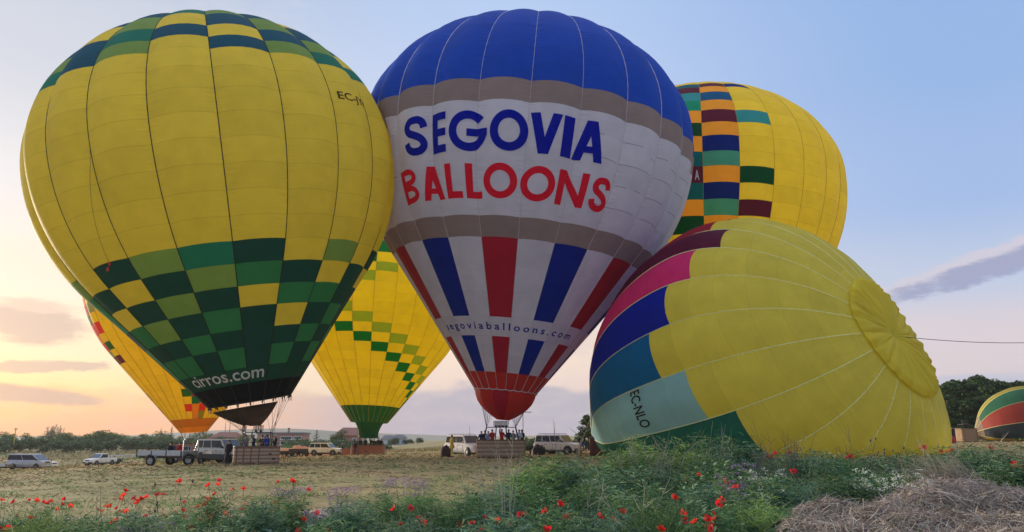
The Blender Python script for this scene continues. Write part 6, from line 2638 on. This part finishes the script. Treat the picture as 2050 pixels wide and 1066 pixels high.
spray(1012, 9.0, 845, 9, .55, 'tall pale dry stalks standing in front of the middle basket', 1, M_dry[1], 3)
spray(985, 9.5, 905, 6, .4, 'shorter dry stalks left of the tall ones before the basket', 2, M_dry[0], 2)
spray(1122, 22, 824, 3, .9, 'thin bare sapling with forked twigs before the rightmost white off-roader', 3, M_dry[0], 4, 'bare_sapling', r0=.016)
spray(1300, 11.5, 856, 16, .8, 'grey dry stalk tuft above the green bushes below the light blue panel', 4, M_dry[0], 3)
spray(1340, 11.2, 880, 10, .6, 'low grey dry tuft right of the larger one below the light blue panel', 5, M_dry[0], 3)
spray(1425, 11.6, 842, 4, .3, 'few thin dry stalks before the dark green panel', 6, M_dry[0], 2)
spray(1460, 12, 858, 5, .4, 'thin stalks rising from the bush where green meets yellow', 7, M_dry[0], 2)
spray(1585, 10.5, 842, 26, .55, 'tall brown thistle stalks before the yellow envelope', 8, M_dry[2], 3, 'thistle_stalks')
spray(1640, 10.5, 880, 14, .5, 'shorter brown thistles right of the tall group', 9, M_dry[2], 2, 'thistle_stalks')
spray(1735, 10.5, 850, 2, .2, 'single thin tall stalk near the vent side of the envelope', 10, M_dry[2], 5, 'thistle_stalks')
spray(1785, 10.2, 884, 7, .7, 'low thistles with dark round heads left of the fennel at right', 11, M_dry[2], 3, 'thistle_stalks', True)
spray(1880, 10.8, 880, 5, .5, 'thin pale stalks in front of the right end of the lying balloon', 12, M_dry[1], 3)
spray(1935, 11.2, 870, 8, .5, 'pale dry stalks in front of the wicker basket at right', 13, M_dry[1], 3)
spray(1160, 7.4, 955, 4, .4, 'single thin stalks between the poppies at centre right', 14, M_dry[0], 2)
spray(1270, 7.6, 950, 6, .5, 'dry twigs among poppies under the grey tuft', 15, M_dry[1], 3)
spray(190, 8.6, 975, 2, .2, 'dark thin stalk against the dirt track at left', 16, M_dry[2], 1)
spray(340, 9.0, 965, 3, .3, 'leaning dark stalk right of the poppy cluster at left', 17, M_dry[2], 2, heads=True)

# heap of dry cut brush at the lower right
lumps = []
for px, tp, y, rx, ry in ((1905, 944, 8.4, .95, 1.0), (2000, 962, 8.0, .9, .9), (1850, 965, 7.9, .55, .7), (1660, 985, 7.2, .55, .7), (1745, 1000, 6.8, .55, .6), (1780, 985, 7.4, .4, .5), (1620, 1020, 6.3, .5, .6), (1700, 1030, 6.0, .6, .6), (1830, 1010, 6.5, .7, .7), (1900, 1010, 6.4, .5, .6), (1960, 1015, 6.3, .6, .6), (2045, 1010, 6.6, .6, .7), (1780, 1048, 5.5, .5, .5), (1930, 1045, 5.5, .6, .5), (2030, 1040, 5.6, .5, .5), (1640, 1056, 5.4, .4, .5)):
    c = at(px, tp, y)
    lumps.append((c[0], c[1], c[2] - .10, rx * .62, ry * .62))


def heap(x, y):
    z = np.full(np.shape(x), -9.0)
    for cx, cy, cz, rx, ry in lumps:
        q = ((x - cx) / (rx * 1.5)) ** 2 + ((y - cy) / (ry * 1.5)) ** 2
        b_ = gz(cx, cy) - .05
        z = np.maximum(z, np.where(q < 1, b_ + (cz - b_) * np.sqrt(np.clip(1 - q, 0, 1)), -9))
    return z


hx, hy = np.meshgrid(np.linspace(1.8, 7.6, 90), np.linspace(4.4, 10.6, 90))
hz = np.maximum(heap(hx, hy), G(hx, hy) - .1)
b = MB()
b.grid(np.stack([hx, hy, hz - .07], -1))
Hroot = b.build('dry_brush_heap', mat('dry_brush_shaded_core', lin(62, 52, 46), rough=1, var=.3, scale=6))  # core coloured dark to paint shade into the gaps between twigs
tag(Hroot, 'heap of grey dry cut brush in the lower right corner', 'brush heap')
n = 60000
k = rng.integers(0, len(lumps), n)
LM = np.array(lumps)
ang_ = rng.uniform(0, 2 * PI, n)
rr = np.sqrt(rng.random(n)) * 1.5
xx, yy = LM[k, 0] + LM[k, 3] * rr * np.cos(ang_), LM[k, 1] + LM[k, 4] * rr * np.sin(ang_)
zz = heap(xx, yy)
keep = zz > G(xx, yy) + .02
xx, yy, zz, k = xx[keep], yy[keep], zz[keep], k[keep]
n = len(xx)
e = .03
gxn = np.clip((heap(xx + e, yy) - heap(xx - e, yy)) / (2 * e), -2.5, 2.5)
gyn = np.clip((heap(xx, yy + e) - heap(xx, yy - e)) / (2 * e), -2.5, 2.5)
a = rng.uniform(0, 2 * PI, n) + .9 * np.sin(xx * 5 + yy * 3)
D = np.stack([np.cos(a), np.sin(a), np.cos(a) * gxn + np.sin(a) * gyn + rng.normal(size=n) * .22], -1)
D /= np.linalg.norm(D, axis=1)[:, None]
ln = rng.uniform(.06, .20, n)
nrm_ = np.stack([-gxn, -gyn, np.ones(n)], -1)
nrm_ /= np.linalg.norm(nrm_, axis=1)[:, None]
D = D + nrm_ * .45
D /= np.linalg.norm(D, axis=1)[:, None]
cur = rng.normal(size=(n, 3)) * .055 - nrm_ * (ln * .75)[:, None]
V, Fc = ribbons(np.stack([xx, yy, zz + rng.uniform(-.05, .03, n)], -1), D, ln, rng.uniform(.004, .008, n), cur, 4, taper=.5)
BR = [mat('brush_' + n_, lin(*c), rough=.9, var=.25, scale=3) for n_, c in (('grey', (178, 164, 150)), ('pale', (212, 196, 176)), ('mauve', (146, 130, 124)), ('brown', (132, 108, 84)), ('green', (96, 110, 78)))]
mi = rng.choice(5, n, p=[.34, .22, .22, .17, .05])
o = fast_mesh('twigs', V, Fc, BR, np.repeat(mi, 4), parent=Hroot)
tag(o, kind='stuff')
# bleached grass plume at the top of the heap
r2 = np.random.default_rng(5)
c = at(1905, 960, 8.6)
m = 260
a = r2.uniform(1.2, 3.6, m)
P = c + r2.normal(size=(m, 3)) * np.array([.16, .08, .03])
D = np.stack([np.cos(a) * .7, r2.normal(size=m) * .25, np.abs(np.sin(a)) + .25], -1)
D /= np.linalg.norm(D, axis=1)[:, None]
V, Fc = ribbons(P, D, r2.uniform(.25, .5, m), np.full(m, .007), np.stack([-.12 + 0 * a, 0 * a, -.12 + 0 * a], -1), 3)
tag(fast_mesh('grass_plume', V, Fc, [M_dry[1], M_dry[0]], np.repeat(r2.integers(0, 2, m), 3)), 'plume of bleached grass standing on top of the dry brush heap', 'grass tuft')

# ------------------------------------------------------------------ air
b = MB()
b.box((0, 420, 19), (1500, 900, 60))
hz_ = b.build('haze', [])
mh = bpy.data.materials.new('haze_air')
mh.use_nodes = True
nt = mh.node_tree
nt.nodes.clear()
vo = nt.nodes.new('ShaderNodeVolumePrincipled')
vo.inputs['Color'].default_value = (.92, .93, .96, 1)
vo.inputs['Density'].default_value = 0.0002
vo.inputs['Anisotropy'].default_value = 0.0
out = nt.nodes.new('ShaderNodeOutputMaterial')
nt.links.new(vo.outputs[0], out.inputs['Volume'])
hz_.data.materials.append(mh)
tag(hz_, kind='stuff')
